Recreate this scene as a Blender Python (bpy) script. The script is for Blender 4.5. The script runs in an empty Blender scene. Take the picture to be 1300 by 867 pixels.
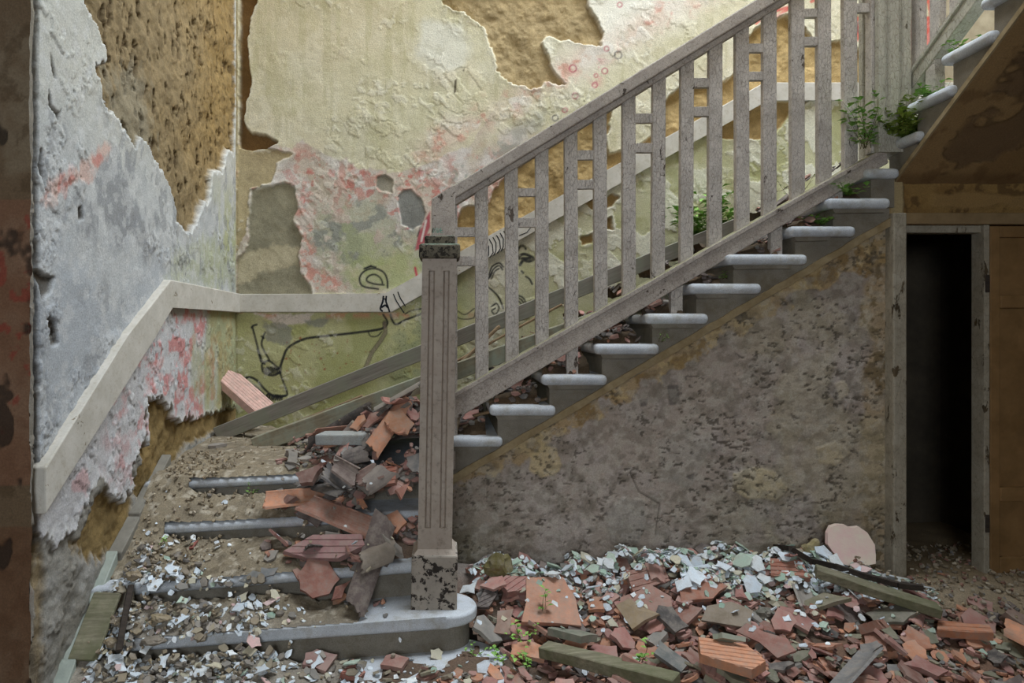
import bpy, bmesh, math, random
import numpy as np
from mathutils import Vector, Matrix, noise as mnoise

# ---------------------------------------------------------------- camera, light, exposure
EYE = 1.489            # camera height above the stone plinth of the stairs
F = 850.0              # focal length for a 1300 wide frame
VX, VY = 565.0, 412.0  # vanishing point of the depth direction (shifted lens)
SC = bpy.context.scene
COL = SC.collection
cam_d = bpy.data.cameras.new('camera'); cam = bpy.data.objects.new('camera', cam_d); COL.objects.link(cam)
cam.location = (0, 0, EYE); cam.rotation_euler = (math.pi / 2, 0, 0)
cam_d.sensor_width = 36; cam_d.lens = F / 1300 * 36
cam_d.shift_x = (650 - VX) / 1300; cam_d.shift_y = (VY - 433.5) / 1300
cam_d.clip_start = 0.05
SC.camera = cam
SC.view_settings.view_transform = 'Standard'; SC.view_settings.look = 'None'
SC.view_settings.gamma = 1; SC.view_settings.use_curve_mapping = False
SC.view_settings.exposure = 0.35
SKY = 15.0
w = bpy.data.worlds.new('sky'); SC.world = w; w.use_nodes = True
bg = w.node_tree.nodes['Background']
bg.inputs['Color'].default_value = (0.80, 0.90, 1.0, 1); bg.inputs['Strength'].default_value = SKY
# the open roof over the stairwell guides sky light in (a portal adds no light of its own)
pl = bpy.data.lights.new('roof_opening', 'AREA'); plo = bpy.data.objects.new('roof_opening', pl); COL.objects.link(plo)
pl.shape = 'RECTANGLE'; pl.size = 4.4; pl.size_y = 2.5; plo.location = (2.2, 3.65, 7.45)
pl.cycles.is_portal = True
plw = bpy.data.lights.new('hall_fill_opening', 'AREA'); plwo = bpy.data.objects.new('hall_fill_opening', plw); COL.objects.link(plwo)
plw.shape = 'RECTANGLE'; plw.size = 1.6; plw.size_y = 1.5; plwo.location = (-0.4, -2.95, 2.3)  # added opening behind the camera, fill light for the fronts
plwo.rotation_euler = (math.pi / 2, 0, 0); plw.cycles.is_portal = True

W = 3.80; WB = 4.90; XL = -1.53; X3 = 2.58
R = np.random.RandomState(7); random.seed(7)
def XP(x, Y): return (x - VX) / F * Y
def ZP(y, Y): return EYE + (VY - y) / F * Y
def lin(c):
    c = np.asarray(c, float) / 255.0
    return np.where(c <= 0.04045, c / 12.92, ((c + 0.055) / 1.055) ** 2.4)

# ---------------------------------------------------------------- noise
_LAT = np.random.RandomState(3).rand(256, 256)
def vnoise(x, y, seed=0):
    x = x + seed * 17.31; y = y + seed * 9.77
    xi = np.floor(x).astype(int); yi = np.floor(y).astype(int)
    fx = x - xi; fy = y - yi
    fx = fx * fx * (3 - 2 * fx); fy = fy * fy * (3 - 2 * fy)
    a = _LAT[xi & 255, yi & 255]; b = _LAT[(xi + 1) & 255, yi & 255]
    c = _LAT[xi & 255, (yi + 1) & 255]; d = _LAT[(xi + 1) & 255, (yi + 1) & 255]
    return (a * (1 - fx) + b * fx) * (1 - fy) + (c * (1 - fx) + d * fx) * fy
def fbm(x, y, scale, octv=4, seed=0, gain=0.55):
    t = 0; amp = 1; s = 0; f = 1.0 / scale
    for o in range(octv):
        t = t + amp * vnoise(x * f, y * f, seed + o * 3 + 1); s += amp; amp *= gain; f *= 2.03
    return t / s                                                     # 0..1, about 0.5
def sstep(a, b, v):
    t = np.clip((v - a) / (b - a), 0, 1); return t * t * (3 - 2 * t)
def worley(x, y, scale, seed=0):
    x = x / scale; y = y / scale
    xi = np.floor(x).astype(int); yi = np.floor(y).astype(int)
    d1 = np.full(x.shape, 9.0); d2 = np.full(x.shape, 9.0); idv = np.zeros(x.shape)
    for i in (-1, 0, 1):
        for j in (-1, 0, 1):
            cx = xi + i; cy = yi + j
            jx = _LAT[(cx + seed * 13) & 255, (cy + 7) & 255]; jy = _LAT[(cy + 31) & 255, (cx + seed * 29) & 255]
            d = np.hypot(cx + jx - x, cy + jy - y)
            m = d < d1
            d2 = np.where(m, d1, np.minimum(d2, d)); idv = np.where(m, jx * 0.5 + jy * 0.5, idv); d1 = np.where(m, d, d1)
    return d1, d2, idv
def poly_sd(x, y, poly, margin=40):
    """signed distance to a polygon, negative inside"""
    p = np.asarray(poly, float); out = np.full(x.shape, float(margin))
    m = (x > p[:, 0].min() - margin) & (x < p[:, 0].max() + margin) & (y > p[:, 1].min() - margin) & (y < p[:, 1].max() + margin)
    xs, ys = x[m], y[m]; best = np.full(xs.shape, 1e9); ins = np.zeros(xs.shape, bool)
    for i in range(len(p)):
        ax, ay = p[i]; bx, by = p[(i + 1) % len(p)]
        dx, dy = bx - ax, by - ay; L = dx * dx + dy * dy + 1e-9
        t = np.clip(((xs - ax) * dx + (ys - ay) * dy) / L, 0, 1)
        best = np.minimum(best, np.hypot(xs - ax - t * dx, ys - ay - t * dy))
        if ay != by:
            c = ((ay > ys) != (by > ys)) & (xs < (bx - ax) * (ys - ay) / (by - ay) + ax)
            ins ^= c
    out[m] = np.where(ins, -best, best); return out
def line_d(x, y, pts, margin=8):
    p = np.asarray(pts, float); out = np.full(x.shape, 99.0)
    m = (x > p[:, 0].min() - margin) & (x < p[:, 0].max() + margin) & (y > p[:, 1].min() - margin) & (y < p[:, 1].max() + margin)
    xs, ys = x[m], y[m]; best = np.full(xs.shape, 99.0)
    for i in range(len(p) - 1):
        ax, ay = p[i]; bx, by = p[i + 1]; dx, dy = bx - ax, by - ay; L = dx * dx + dy * dy + 1e-9
        t = np.clip(((xs - ax) * dx + (ys - ay) * dy) / L, 0, 1)
        best = np.minimum(best, np.hypot(xs - ax - t * dx, ys - ay - t * dy))
    out[m] = best; return out

def curve(pts, n=5):
    """Catmull-Rom through the points of a drawn line"""
    if len(pts) < 3: return pts
    p = [np.array(q, float) for q in pts]; p = [2 * p[0] - p[1]] + p + [2 * p[-1] - p[-2]]; o = []
    for i in range(1, len(p) - 2):
        for k in range(n):
            t = k / n; a, b, c, d = p[i - 1:i + 3]
            o.append(tuple(.5 * (2 * b + (c - a) * t + (2 * a - 5 * b + 4 * c - d) * t * t + (3 * b - a - 3 * c + d) * t ** 3)))
    return o + [tuple(p[-2])]
# ---------------------------------------------------------------- objects
def tag(o, label=None, cat=None, group=None, kind=None):
    if label: o['label'] = label
    if cat: o['category'] = cat
    if group: o['group'] = group
    if kind: o['kind'] = kind
    return o
def empty(name, loc, label=None, cat=None, group=None, kind=None):
    o = bpy.data.objects.new(name, None); COL.objects.link(o); o.location = loc
    o.empty_display_size = 0.1
    return tag(o, label, cat, group, kind)
def link(name, me, parent=None, mat=None):
    o = bpy.data.objects.new(name, me); COL.objects.link(o)
    if mat is not None and len(me.materials) == 0: me.materials.append(mat)
    if parent is not None: o.parent = parent
    return o
def origin(p):
    v = Vector((0, 0, 0))
    while p is not None: v += p.location; p = p.parent
    return v
def bobj(name, bm, mat, parent=None, smooth=False):
    """link a bmesh written in world coordinates; the mesh is stored relative to its thing's base"""
    off = origin(parent)
    bmesh.ops.recalc_face_normals(bm, faces=bm.faces)
    me = bpy.data.meshes.new(name)
    if off.length > 0: bmesh.ops.translate(bm, vec=-off, verts=bm.verts)
    elif parent is None and len(bm.verts):
        lo = Vector((min(v.co.x for v in bm.verts) + max(v.co.x for v in bm.verts),
                     min(v.co.y for v in bm.verts) + max(v.co.y for v in bm.verts), 0)) * 0.5
        lo.z = min(v.co.z for v in bm.verts); bmesh.ops.translate(bm, vec=-lo, verts=bm.verts)
        bm.to_mesh(me); bm.free(); o = link(name, me, None, mat); o.location = lo
        if smooth: me.polygons.foreach_set('use_smooth', [True] * len(me.polygons))
        return o
    bm.to_mesh(me); bm.free()
    if smooth: me.polygons.foreach_set('use_smooth', [True] * len(me.polygons))
    return link(name, me, parent, mat)
def prism(bm, poly, axis, a0, a1):
    """extrude a polygon: axis 'y' -> poly in (x,z); 'x' -> (y,z); 'z' -> (x,y)"""
    def mk(u, v, a): return (u, a, v) if axis == 'y' else ((a, u, v) if axis == 'x' else (u, v, a))
    n = len(poly)
    A = [bm.verts.new(mk(u, v, a0)) for u, v in poly]; B = [bm.verts.new(mk(u, v, a1)) for u, v in poly]
    fs = [bm.faces.new(A), bm.faces.new(B[::-1])]
    for i in range(n): fs.append(bm.faces.new((A[i], B[i], B[(i + 1) % n], A[(i + 1) % n])))
    return A + B, fs
def box(bm, x0, x1, y0, y1, z0, z1, bev=0, seg=2):
    vs, fs = prism(bm, [(x0, y0), (x1, y0), (x1, y1), (x0, y1)], 'z', z0, z1)
    if bev:
        es = list({e for f in fs for e in f.edges})
        bmesh.ops.bevel(bm, geom=es, offset=bev, segments=seg, affect='EDGES', profile=0.5)
def bevel_all(bm, off, seg=2, test=None):
    es = [e for e in bm.edges if test is None or test(e)]
    bmesh.ops.bevel(bm, geom=es, offset=off, segments=seg, affect='EDGES', profile=0.5, clamp_overlap=True)
def slab(poly, z0, z1, bev, seg=4):
    bm = bmesh.new(); prism(bm, poly, 'z', z0, z1)
    bevel_all(bm, bev, seg, lambda e: abs(e.verts[0].co.z - e.verts[1].co.z) < 1e-6)
    return bm
def rough(bm, amp, scale, seed=0.0):
    for v in bm.verts:
        v.co += mnoise.noise_vector(v.co * scale + Vector((seed, seed * 2, 3))) * amp
def bar(bm, p0, p1, wd, ht, cuts=0, up=(0, 0, 1)):
    """a square-ended timber from p0 to p1"""
    p0 = Vector(p0); p1 = Vector(p1); d = (p1 - p0); L = d.length; d.normalize()
    s = d.cross(Vector(up)).normalized(); u = s.cross(d).normalized()
    n = cuts + 1; rings = []
    for i in range(n + 1):
        c = p0 + d * (L * i / n)
        rings.append([bm.verts.new(c + s * (a * wd / 2) + u * (b * ht / 2)) for a, b in ((-1, -1), (1, -1), (1, 1), (-1, 1))])
    bm.faces.new(rings[0]); bm.faces.new(rings[-1][::-1])
    for i in range(n):
        for k in range(4): bm.faces.new((rings[i][k], rings[i][(k + 1) % 4], rings[i + 1][(k + 1) % 4], rings[i + 1][k]))
def grid_mesh(name, V, nu, nv, cols=None, keep=None, smooth=True):
    """V: (nu*nv,3) vertices in row-major (i over u, j over v)"""
    i = np.arange(nu - 1)[:, None]; j = np.arange(nv - 1)[None, :]
    a = (i * nv + j); q = np.stack([a, a + nv, a + nv + 1, a + 1], -1).reshape(-1, 4)
    if keep is not None: q = q[keep[q].any(1)]
    used = np.unique(q); remap = np.zeros(len(V), int); remap[used] = np.arange(len(used))
    q = remap[q]; V = V[used]
    me = bpy.data.meshes.new(name)
    me.vertices.add(len(V)); me.vertices.foreach_set('co', V.astype(np.float32).ravel())
    me.loops.add(len(q) * 4); me.loops.foreach_set('vertex_index', q.astype(np.int32).ravel())
    me.polygons.add(len(q)); me.polygons.foreach_set('loop_start', np.arange(0, len(q) * 4, 4, dtype=np.int32))
    me.polygons.foreach_set('loop_total', np.full(len(q), 4, np.int32))
    if smooth: me.polygons.foreach_set('use_smooth', np.ones(len(q), bool))
    me.update()
    if cols is not None: set_cols(me, cols[used])
    return me
def set_cols(me, c):
    at = me.color_attributes.new('Col', 'FLOAT_COLOR', 'POINT')
    c4 = np.ones((len(c), 4), np.float32); c4[:, :3] = c
    at.data.foreach_set('color', c4.ravel())

# ---------------------------------------------------------------- materials
def newmat(name, rough=0.9):
    m = bpy.data.materials.new(name); m.use_nodes = True
    nt = m.node_tree; b = nt.nodes['Principled BSDF']; b.inputs['Roughness'].default_value = rough
    b.inputs['Specular IOR Level'].default_value = 0.25
    return m, nt, b
def nd(nt, t, **k):
    n = nt.nodes.new(t)
    for a, v in k.items(): setattr(n, a, v)
    return n
def noise_tex(nt, coord, scale, detail=6, rough=0.6, dist=0, stretch=None):
    if stretch:
        mp = nd(nt, 'ShaderNodeMapping'); mp.inputs['Scale'].default_value = stretch
        nt.links.new(coord, mp.inputs['Vector']); coord = mp.outputs['Vector']
    n = nd(nt, 'ShaderNodeTexNoise'); nt.links.new(coord, n.inputs['Vector'])
    n.inputs['Scale'].default_value = scale; n.inputs['Detail'].default_value = detail
    n.inputs['Roughness'].default_value = rough; n.inputs['Distortion'].default_value = dist
    return n.outputs['Fac']
def ramp(nt, fac, stops):
    r = nd(nt, 'ShaderNodeValToRGB'); nt.links.new(fac, r.inputs['Fac'])
    while len(r.color_ramp.elements) < len(stops): r.color_ramp.elements.new(0.5)
    for e, (p, c) in zip(r.color_ramp.elements, stops):
        e.position = p; e.color = (*c, 1) if len(c) == 3 else c
    return r.outputs['Color']
def mixc(nt, fac, a, b, mode='MIX'):
    m = nd(nt, 'ShaderNodeMix', data_type='RGBA', blend_type=mode)
    for sock, v in ((m.inputs['Factor'], fac), (m.inputs[6], a), (m.inputs[7], b)):
        if hasattr(v, 'is_linked') or hasattr(v, 'links'): nt.links.new(v, sock)
        else: sock.default_value = v if not isinstance(v, (tuple, list, np.ndarray)) else (*list(v)[:3], 1)
    return m.outputs[2]
def bump(nt, b, h, strength, dist=0.01, prev=None):
    bp = nd(nt, 'ShaderNodeBump'); bp.inputs['Strength'].default_value = strength; bp.inputs['Distance'].default_value = dist
    nt.links.new(h, bp.inputs['Height'])
    if prev is not None: nt.links.new(prev, bp.inputs['Normal'])
    nt.links.new(bp.outputs['Normal'], b.inputs['Normal']); return bp.outputs['Normal']
def objco(nt): return nd(nt, 'ShaderNodeTexCoord').outputs['Object']
def g(v): return (v, v, v)

def mat_painted_wall(name, bs=0.55, grain=0.2):
    m, nt, b = newmat(name, 0.92); co = objco(nt)
    at = nd(nt, 'ShaderNodeAttribute', attribute_name='Col')
    f = noise_tex(nt, co, 140, 5, 0.7)
    c = mixc(nt, 1.0, at.outputs['Color'], ramp(nt, f, [(0.25, g(1 - grain * 2)), (0.75, g(1 + grain))]), 'MULTIPLY')
    nt.links.new(c, b.inputs['Base Color'])
    bump(nt, b, noise_tex(nt, co, 90, 7, 0.7), bs, 0.006)
    return m
def mat_plain(name, c1, c2, scale=8, bs=0.3, bscale=60, rgh=0.9, dist=0.006):
    m, nt, b = newmat(name, rgh); co = objco(nt)
    nt.links.new(ramp(nt, noise_tex(nt, co, scale, 8, 0.65), [(0.3, tuple(lin(c1))), (0.7, tuple(lin(c2)))]), b.inputs['Base Color'])
    bump(nt, b, noise_tex(nt, co, bscale, 7, 0.65), bs, dist)
    return m
def mat_peeling(name, p1, p2, wd, amount=0.62, sc=14, green=None, stretch=(1, 1, 0.5), crackle=55, bs=0.5, crack=0.55):
    m, nt, b = newmat(name, 0.75); co = objco(nt)
    paint = ramp(nt, noise_tex(nt, co, 9, 6, 0.6), [(0.3, tuple(lin(p1))), (0.7, tuple(lin(p2)))])
    grime = noise_tex(nt, co, 45, 8, 0.75)
    paint = mixc(nt, ramp(nt, grime, [(0.52, g(0)), (0.72, g(0.55))]), paint, tuple(lin(wd)))
    n = noise_tex(nt, co, sc, 9, 0.68, 0.3, stretch)
    mk = ramp(nt, n, [(amount, g(0)), (amount + 0.015, g(1))])
    wood = ramp(nt, noise_tex(nt, co, 50, 5, 0.6, 0, (0.15, 1, 0.15)), [(0.3, tuple(lin(wd) * 0.6)), (0.7, tuple(lin(wd) * 1.3))])
    c = mixc(nt, mk, paint, wood)
    if green is not None:
        geo = nd(nt, 'ShaderNodeNewGeometry'); sp = nd(nt, 'ShaderNodeSeparateXYZ'); nt.links.new(geo.outputs['Normal'], sp.inputs[0])
        gm = nd(nt, 'ShaderNodeMath', operation='MULTIPLY'); nt.links.new(noise_tex(nt, co, 12, 6, 0.7), gm.inputs[0])
        up = ramp(nt, sp.outputs['Z'], [(0.3, g(0.35)), (0.8, g(1))]); nt.links.new(up, gm.inputs[1])
        c = mixc(nt, ramp(nt, gm.outputs[0], [(0.28, g(0)), (0.5, g(0.75))]), c, tuple(lin(green)))
    nt.links.new(c, b.inputs['Base Color'])
    v = nd(nt, 'ShaderNodeTexVoronoi', feature='DISTANCE_TO_EDGE'); v.inputs['Scale'].default_value = crackle
    mp = nd(nt, 'ShaderNodeMapping'); mp.inputs['Scale'].default_value = stretch
    nt.links.new(co, mp.inputs['Vector']); nt.links.new(mp.outputs['Vector'], v.inputs['Vector'])
    nrm = bump(nt, b, ramp(nt, v.outputs['Distance'], [(0.0, g(0)), (0.06, g(1))]), bs, 0.003)
    c = mixc(nt, ramp(nt, v.outputs['Distance'], [(0.0, g(crack)), (0.05, g(0))]), c, tuple(lin(wd)))
    nt.links.new(c, b.inputs['Base Color'])
    inv = ramp(nt, mk, [(0, g(1)), (1, g(0))])
    nrm = bump(nt, b, inv, 0.7, 0.003, nrm)
    bump(nt, b, grime, 0.25, 0.003, nrm)
    return m
def mat_granite(name, c1, c2, dust=None):
    m, nt, b = newmat(name, 0.7); co = objco(nt)
    base = ramp(nt, noise_tex(nt, co, 5, 5, 0.6), [(0.3, tuple(lin(c1))), (0.7, tuple(lin(c2)))])
    sp = ramp(nt, noise_tex(nt, co, 260, 3, 0.8), [(0.35, g(0.72)), (0.5, g(1.0)), (0.68, g(1.18))])
    c = mixc(nt, 1.0, base, sp, 'MULTIPLY')
    st = ramp(nt, noise_tex(nt, co, 11, 7, 0.7), [(0.5, g(0)), (0.68, g(0.6))])
    c = mixc(nt, st, c, tuple(lin(dust if dust is not None else c1)))
    nt.links.new(c, b.inputs['Base Color']); bump(nt, b, noise_tex(nt, co, 120, 5, 0.7), 0.25, 0.003)
    return m
def mat_wood(name, c1, c2, green=None, axis='x', slope=0):
    m, nt, b = newmat(name, 0.85); co = objco(nt)
    if slope:
        mr = nd(nt, 'ShaderNodeMapping'); mr.inputs['Rotation'].default_value = (0, math.radians(slope), 0); nt.links.new(co, mr.inputs['Vector']); co = mr.outputs['Vector']
    st = {'x': (0.06, 1, 1), 'y': (1, 0.06, 1), 'z': (1, 1, 0.06)}[axis]
    gr = noise_tex(nt, co, 60, 7, 0.7, 0.4, st)
    c = ramp(nt, gr, [(0.25, tuple(lin(c1))), (0.7, tuple(lin(c2)))])
    if green is not None:
        c = mixc(nt, ramp(nt, noise_tex(nt, co, 6, 7, 0.7), [(0.42, g(0)), (0.62, g(0.8))]), c, tuple(lin(green)))
    nt.links.new(c, b.inputs['Base Color']); bump(nt, b, gr, 0.3, 0.003)
    return m
def mat_shard(name, attr):
    m, nt, b = newmat(name, 0.88); co = objco(nt)
    if attr: base = nd(nt, 'ShaderNodeAttribute', attribute_name='Col').outputs['Color']
    else: base = nd(nt, 'ShaderNodeObjectInfo').outputs['Color']
    v = ramp(nt, noise_tex(nt, co, 14, 7, 0.7), [(0.28, g(0.7)), (0.5, g(0.97)), (0.75, g(1.2))])
    c = mixc(nt, 1.0, base, v, 'MULTIPLY')
    c = mixc(nt, ramp(nt, noise_tex(nt, co, 22, 8, 0.75), [(0.44, g(0)), (0.66, g(0.6))]), c, tuple(lin((150, 138, 126))))
    nt.links.new(c, b.inputs['Base Color']); bump(nt, b, noise_tex(nt, co, 80, 6, 0.7), 0.4, 0.003)
    return m
def mat_leaf(name, c1, c2):
    m, nt, b = newmat(name, 0.5); co = objco(nt)
    nt.links.new(ramp(nt, noise_tex(nt, co, 25, 3), [(0.35, tuple(lin(c1))), (0.65, tuple(lin(c2)))]), b.inputs['Base Color'])
    return m

M = {}
M['wall'] = mat_painted_wall('flaking_plaster')
M['wall_soft'] = mat_painted_wall('plaster_render', 0.6, 0.16)
M['masonry'] = mat_plain('rough_masonry', (150, 135, 110), (185, 172, 145))
M['floor'] = mat_plain('dusty_floor', (95, 85, 72), (125, 112, 96), 4)
M['hall'] = mat_plain('old_hall_plaster', (120, 104, 80), (150, 134, 105), 3)
M['dado'] = mat_peeling('dado_paint', (184, 177, 164), (206, 199, 188), (150, 132, 104), 0.66, 10, None, (1, 1, 1), 40, 0.1, 0.1)
M['rail'] = mat_peeling('railing_paint', (166, 154, 144), (194, 182, 170), (88, 76, 66), 0.63, 13, (140, 138, 92), (1, 1, 1), 60, 0.6)
M['baluster'] = mat_peeling('baluster_paint', (174, 164, 154), (208, 198, 188), (98, 86, 76), 0.64, 16, None, (1, 1, 0.45), 75, 0.8)
M['newel'] = mat_peeling('newel_paint', (158, 142, 128), (178, 164, 150), (62, 54, 46), 0.69, 12, None, (1, 1, 0.4), 30, 0.05, 0)
M['newel_base'] = mat_peeling('newel_base_paint', (150, 140, 128), (168, 156, 142), (58, 50, 44), 0.54, 22, None, (1, 1, 1), 40, 0.1, 0)
M['cap'] = mat_peeling('newel_cap_paint', (96, 88, 74), (120, 110, 92), (52, 46, 38), 0.52, 30, (120, 138, 118), (1, 1, 1), 50, 0.4)
M['post_mossy'] = mat_peeling('mossy_post_paint', (168, 162, 148), (192, 186, 170), (104, 94, 76), 0.62, 12, (150, 150, 100), (1, 1, 0.35), 60, 0.6)
M['stone'] = mat_granite('step_granite_lit', (178, 180, 184), (204, 206, 208), (150, 140, 122))  # top surfaces coloured lighter, as if catching the sky
M['stone_shaded'] = mat_granite('step_granite_shaded', (112, 104, 92), (140, 132, 118), (100, 88, 66))  # same granite, coloured darker for the shade on risers and ends
M['stone_old'] = mat_granite('dusty_granite', (150, 150, 146), (176, 176, 172), (132, 122, 100))
M['mortar'] = mat_plain('mortar_fillet', (128, 108, 76), (160, 142, 110), 12, 0.6)
M['store'] = mat_plain('shade_dark_store_plaster', (52, 46, 38), (84, 74, 60), 3)  # plaster coloured dark to hold the shade inside the store
M['door'] = mat_plain('brown_door_paint', (112, 84, 50), (146, 112, 72), 5, 0.15, 30, 0.7)
M['frame'] = mat_peeling('door_frame_paint', (140, 130, 112), (168, 158, 140), (84, 70, 50), 0.6, 12, None, (1, 1, 0.4), 40, 0.3, 0.25)
M['lintel'] = mat_plain('lintel_paint', (120, 98, 68), (150, 126, 92), 8, 0.3, 50)
M['beam_dark'] = mat_wood('weathered_dark_timber', (92, 85, 76), (142, 134, 122), (122, 122, 104), 'x', 22)
M['beam_green'] = mat_wood('weathered_green_timber', (104, 94, 76), (150, 138, 114), (146, 152, 134), 'x', 20)
M['plank'] = mat_wood('grey_driftwood', (84, 78, 62), (150, 142, 118), (98, 98, 70))
M['stick'] = mat_wood('dark_stick', (38, 32, 28), (72, 62, 54))
M['lath'] = mat_wood('split_lath', (92, 72, 52), (150, 126, 96))
M['shard'] = mat_shard('broken_terracotta', False)
M['shard_mix'] = mat_shard('broken_terracotta_mixed', True)
M['leaf'] = mat_leaf('seedling_leaf', (92, 136, 58), (150, 188, 90))
M['moss'] = mat_leaf('moss_leaf', (92, 116, 40), (150, 166, 74))
M['stem'] = mat_plain('plant_stem', (72, 70, 44), (104, 96, 62))
M['skirt'] = mat_plain('glazed_skirting', (140, 146, 136), (172, 176, 164), 14, 0.15, 40, 0.5)
M['skirt_dusty'] = mat_plain('dusty_skirting', (112, 106, 96), (138, 132, 120), 14, 0.3, 40, 0.8)
M['ink'] = mat_plain('black_ink', (22, 24, 30), (34, 36, 42), 8, 0.0)
M['turquoise'] = mat_plain('turquoise_paint', (88, 150, 130), (110, 168, 146), 8, 0.0)
# ================================================================= SETTING
def put(c, m, col):
    """blend a colour (sRGB 0-255) into linear colours by a mask"""
    m = np.clip(m, 0, 1)[:, None]; c[:] = c * (1 - m) + lin(col) * m
def soft(sd, wdt=2.0): return np.clip(0.5 - sd / wdt, 0, 1)
KB, KL, KM = 1.0, 1.0, 1.28       # overall whiteness of the plaster on the three painted walls

# ----- back wall (plane Y = WB): colours and relief are functions of the place on the wall;
# pixel-like units x,y are simply the wall's own coordinates scaled (173.5 per metre)
def paint_back(x, y):
    N = x.shape
    e1 = (fbm(x, y, 26, 5, 1) - .5) * 26; e2 = (fbm(x, y, 9, 4, 2) - .5) * 10
    ed = e1 * .6 + e2 + (fbm(x, y, 3.5, 2, 91) - .5) * 5
    big = fbm(x, y, 120, 4, 3); mid = fbm(x, y, 40, 5, 4); fine = fbm(x, y, 7, 4, 5); sp = fbm(x, y, 14, 5, 6)
    c = np.tile(lin((222, 211, 182)), (len(x), 1)); h = np.zeros(N)
    s = (y - (520 - 0.575 * x))           # <0 above the diagonal that runs with the stair, in wall units
    # upper sheet: cream with green and white clouds
    put(c, sstep(.45, .7, big) * .4, (204, 198, 160)); put(c, sstep(.5, .75, mid) * .5, (214, 208, 180))
    put(c, sstep(.56, .75, fbm(x, y, 60, 5, 8)) * .35, (196, 190, 148)); put(c, sstep(.52, .6, fbm(x, y, 22, 6, 92)) * .4, (228, 220, 196)); put(c, sstep(.55, .66, fbm(x, y, 11, 5, 93)) * .25, (178, 168, 132))
    put(c, sstep(560, 500, x) * sstep(140, 0, y) * .35, (196, 178, 136))
    streak = fbm(x, y * .12, 9, 4, 9)
    put(c, sstep(.52, .72, streak) * .32, (180, 172, 126))
    put(c, soft(poly_sd(x, y, [(535, 25), (585, 30), (600, 55), (588, 88), (545, 95), (530, 70)]) + ed, 12) * .75, (226, 222, 206))
    put(c, soft(poly_sd(x, y, [(488, 150), (520, 110), (590, 100), (640, 150), (560, 200), (500, 190)]) + ed, 10) * .3, (216, 208, 170))
    # right hand upper part: whiter plaster, with the stronger light there painted in
    put(c, sstep(650, 800, x + ed * 2) * sstep(30, -30, s) * .85, (238, 233, 220))
    put(c, sstep(.5, .7, mid) * sstep(740, 820, x) * .4, (210, 200, 168))
    # stencilled pink band along the diagonal
    bd = s + 18 + e1 * .6                  # centre of the band
    band = np.exp(-(bd / 20.0) ** 2) * sstep(505, 560, x)
    put(c, band * (.35 + .4 * sstep(.4, .6, mid)), (222, 198, 180))
    put(c, band * sstep(.55, .68, sp) * .65, (206, 138, 118))
    put(c, band * sstep(.56, .66, fbm(x, y, 22, 5, 12)) * .6, (232, 226, 216))
    # lower left sheet (older coats): white, pink flecks, grey green
    low_edge = np.interp(x, [300, 340, 372, 385, 410, 440, 452, 480, 520, 560, 600, 640], [176, 184, 190, 180, 196, 205, 216, 214, 216, 200, 180, 120])
    lower = soft((low_edge - y) + ed * .8, 3) * sstep(640, 590, x + s * .4)
    lower = np.maximum(lower, sstep(6, 40, s + ed) * sstep(700, 640, x) )
    put(c, lower * (y < 372), (204, 188, 170))
    put(c, lower * sstep(.46, .6, mid), (214, 204, 194))
    fl = lower * np.exp(-((y - 238 - (mid - .5) * 120) / 42.0) ** 2)
    fs = fbm(x, y, 8, 5, 95); put(c, lower * sstep(.52, .6, fs) * .45 * (y < 372), (178, 164, 150)); put(c, fl * sstep(.50, .58, fs * .5 + sp * .5) * .75, (208, 146, 130))
    put(c, fl * sstep(.6, .68, fbm(x, y, 12, 4, 31)) * .7, (200, 104, 92))
    gp = soft(poly_sd(x, y, [(385, 300), (410, 262), (470, 250), (520, 285), (545, 320), (535, 365), (470, 372), (400, 368), (388, 340)]) + ed * 1.6, 14)
    gp = gp * sstep(.34, .5, fbm(x, y, 13, 5, 96)); put(c, gp * .8, (184, 182, 156)); put(c, gp * sstep(.49, .57, fbm(x, y, 20, 6, 14, .65)) * .85, (146, 146, 136))
    put(c, gp * sstep(.55, .68, fbm(x, y, 24, 5, 15)) * .6, (172, 176, 128))
    put(c, soft(poly_sd(x, y, [(440, 330), (520, 310), (540, 370), (440, 372)]) + ed * 1.5, 20) * .55, (172, 178, 104))
    pk = soft(poly_sd(x, y, [(375, 270), (400, 262), (395, 310), (405, 340), (450, 368), (380, 368), (378, 320)]) + ed, 8)
    put(c, pk * .7, (216, 196, 184)); put(c, pk * sstep(.5, .58, fs) * .8, (210, 144, 126))
    put(c, soft(poly_sd(x, y, [(575, 215), (640, 170), (660, 190), (600, 235), (570, 250)]) + ed * 1.3, 9) * .8 * sstep(.42, .52, sp), (158, 158, 146))
    put(c, soft(poly_sd(x, y, [(640, 165), (690, 140), (690, 165), (650, 185)]) + ed, 10) * .5, (150, 150, 140))
    # below the dado rail
    dado_top = np.interp(x, [300, 490, 968, 1400], [372, 372, 106, 106])
    below = (y > dado_top + 12)
    lowl = below * sstep(640, 560, x)
    put(c, lowl * .95, (176, 172, 118)); put(c, lowl * sstep(.45, .65, mid) * .7, (190, 186, 140))
    put(c, lowl * sstep(.5, .62, fbm(x, y, 50, 5, 17)) * .55, (150, 152, 92))
    put(c, lowl * soft(poly_sd(x, y, [(325, 398), (400, 396), (395, 410), (355, 416), (340, 406)]) + ed * .6, 3) * .9, (222, 206, 194))
    put(c, lowl * soft(poly_sd(x, y, [(335, 408), (372, 412), (368, 440), (340, 430)]) + ed, 3) * .8, (138, 136, 124))
    put(c, lowl * soft(poly_sd(x, y, [(385, 406), (420, 402), (412, 415), (390, 414)]) + ed * .4, 3) * .8, (142, 142, 130))
    put(c, lowl * np.exp(-((y - 400) / 4.0) ** 2) * sstep(.5, .6, sp) * .7, (204, 140, 110))
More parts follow.
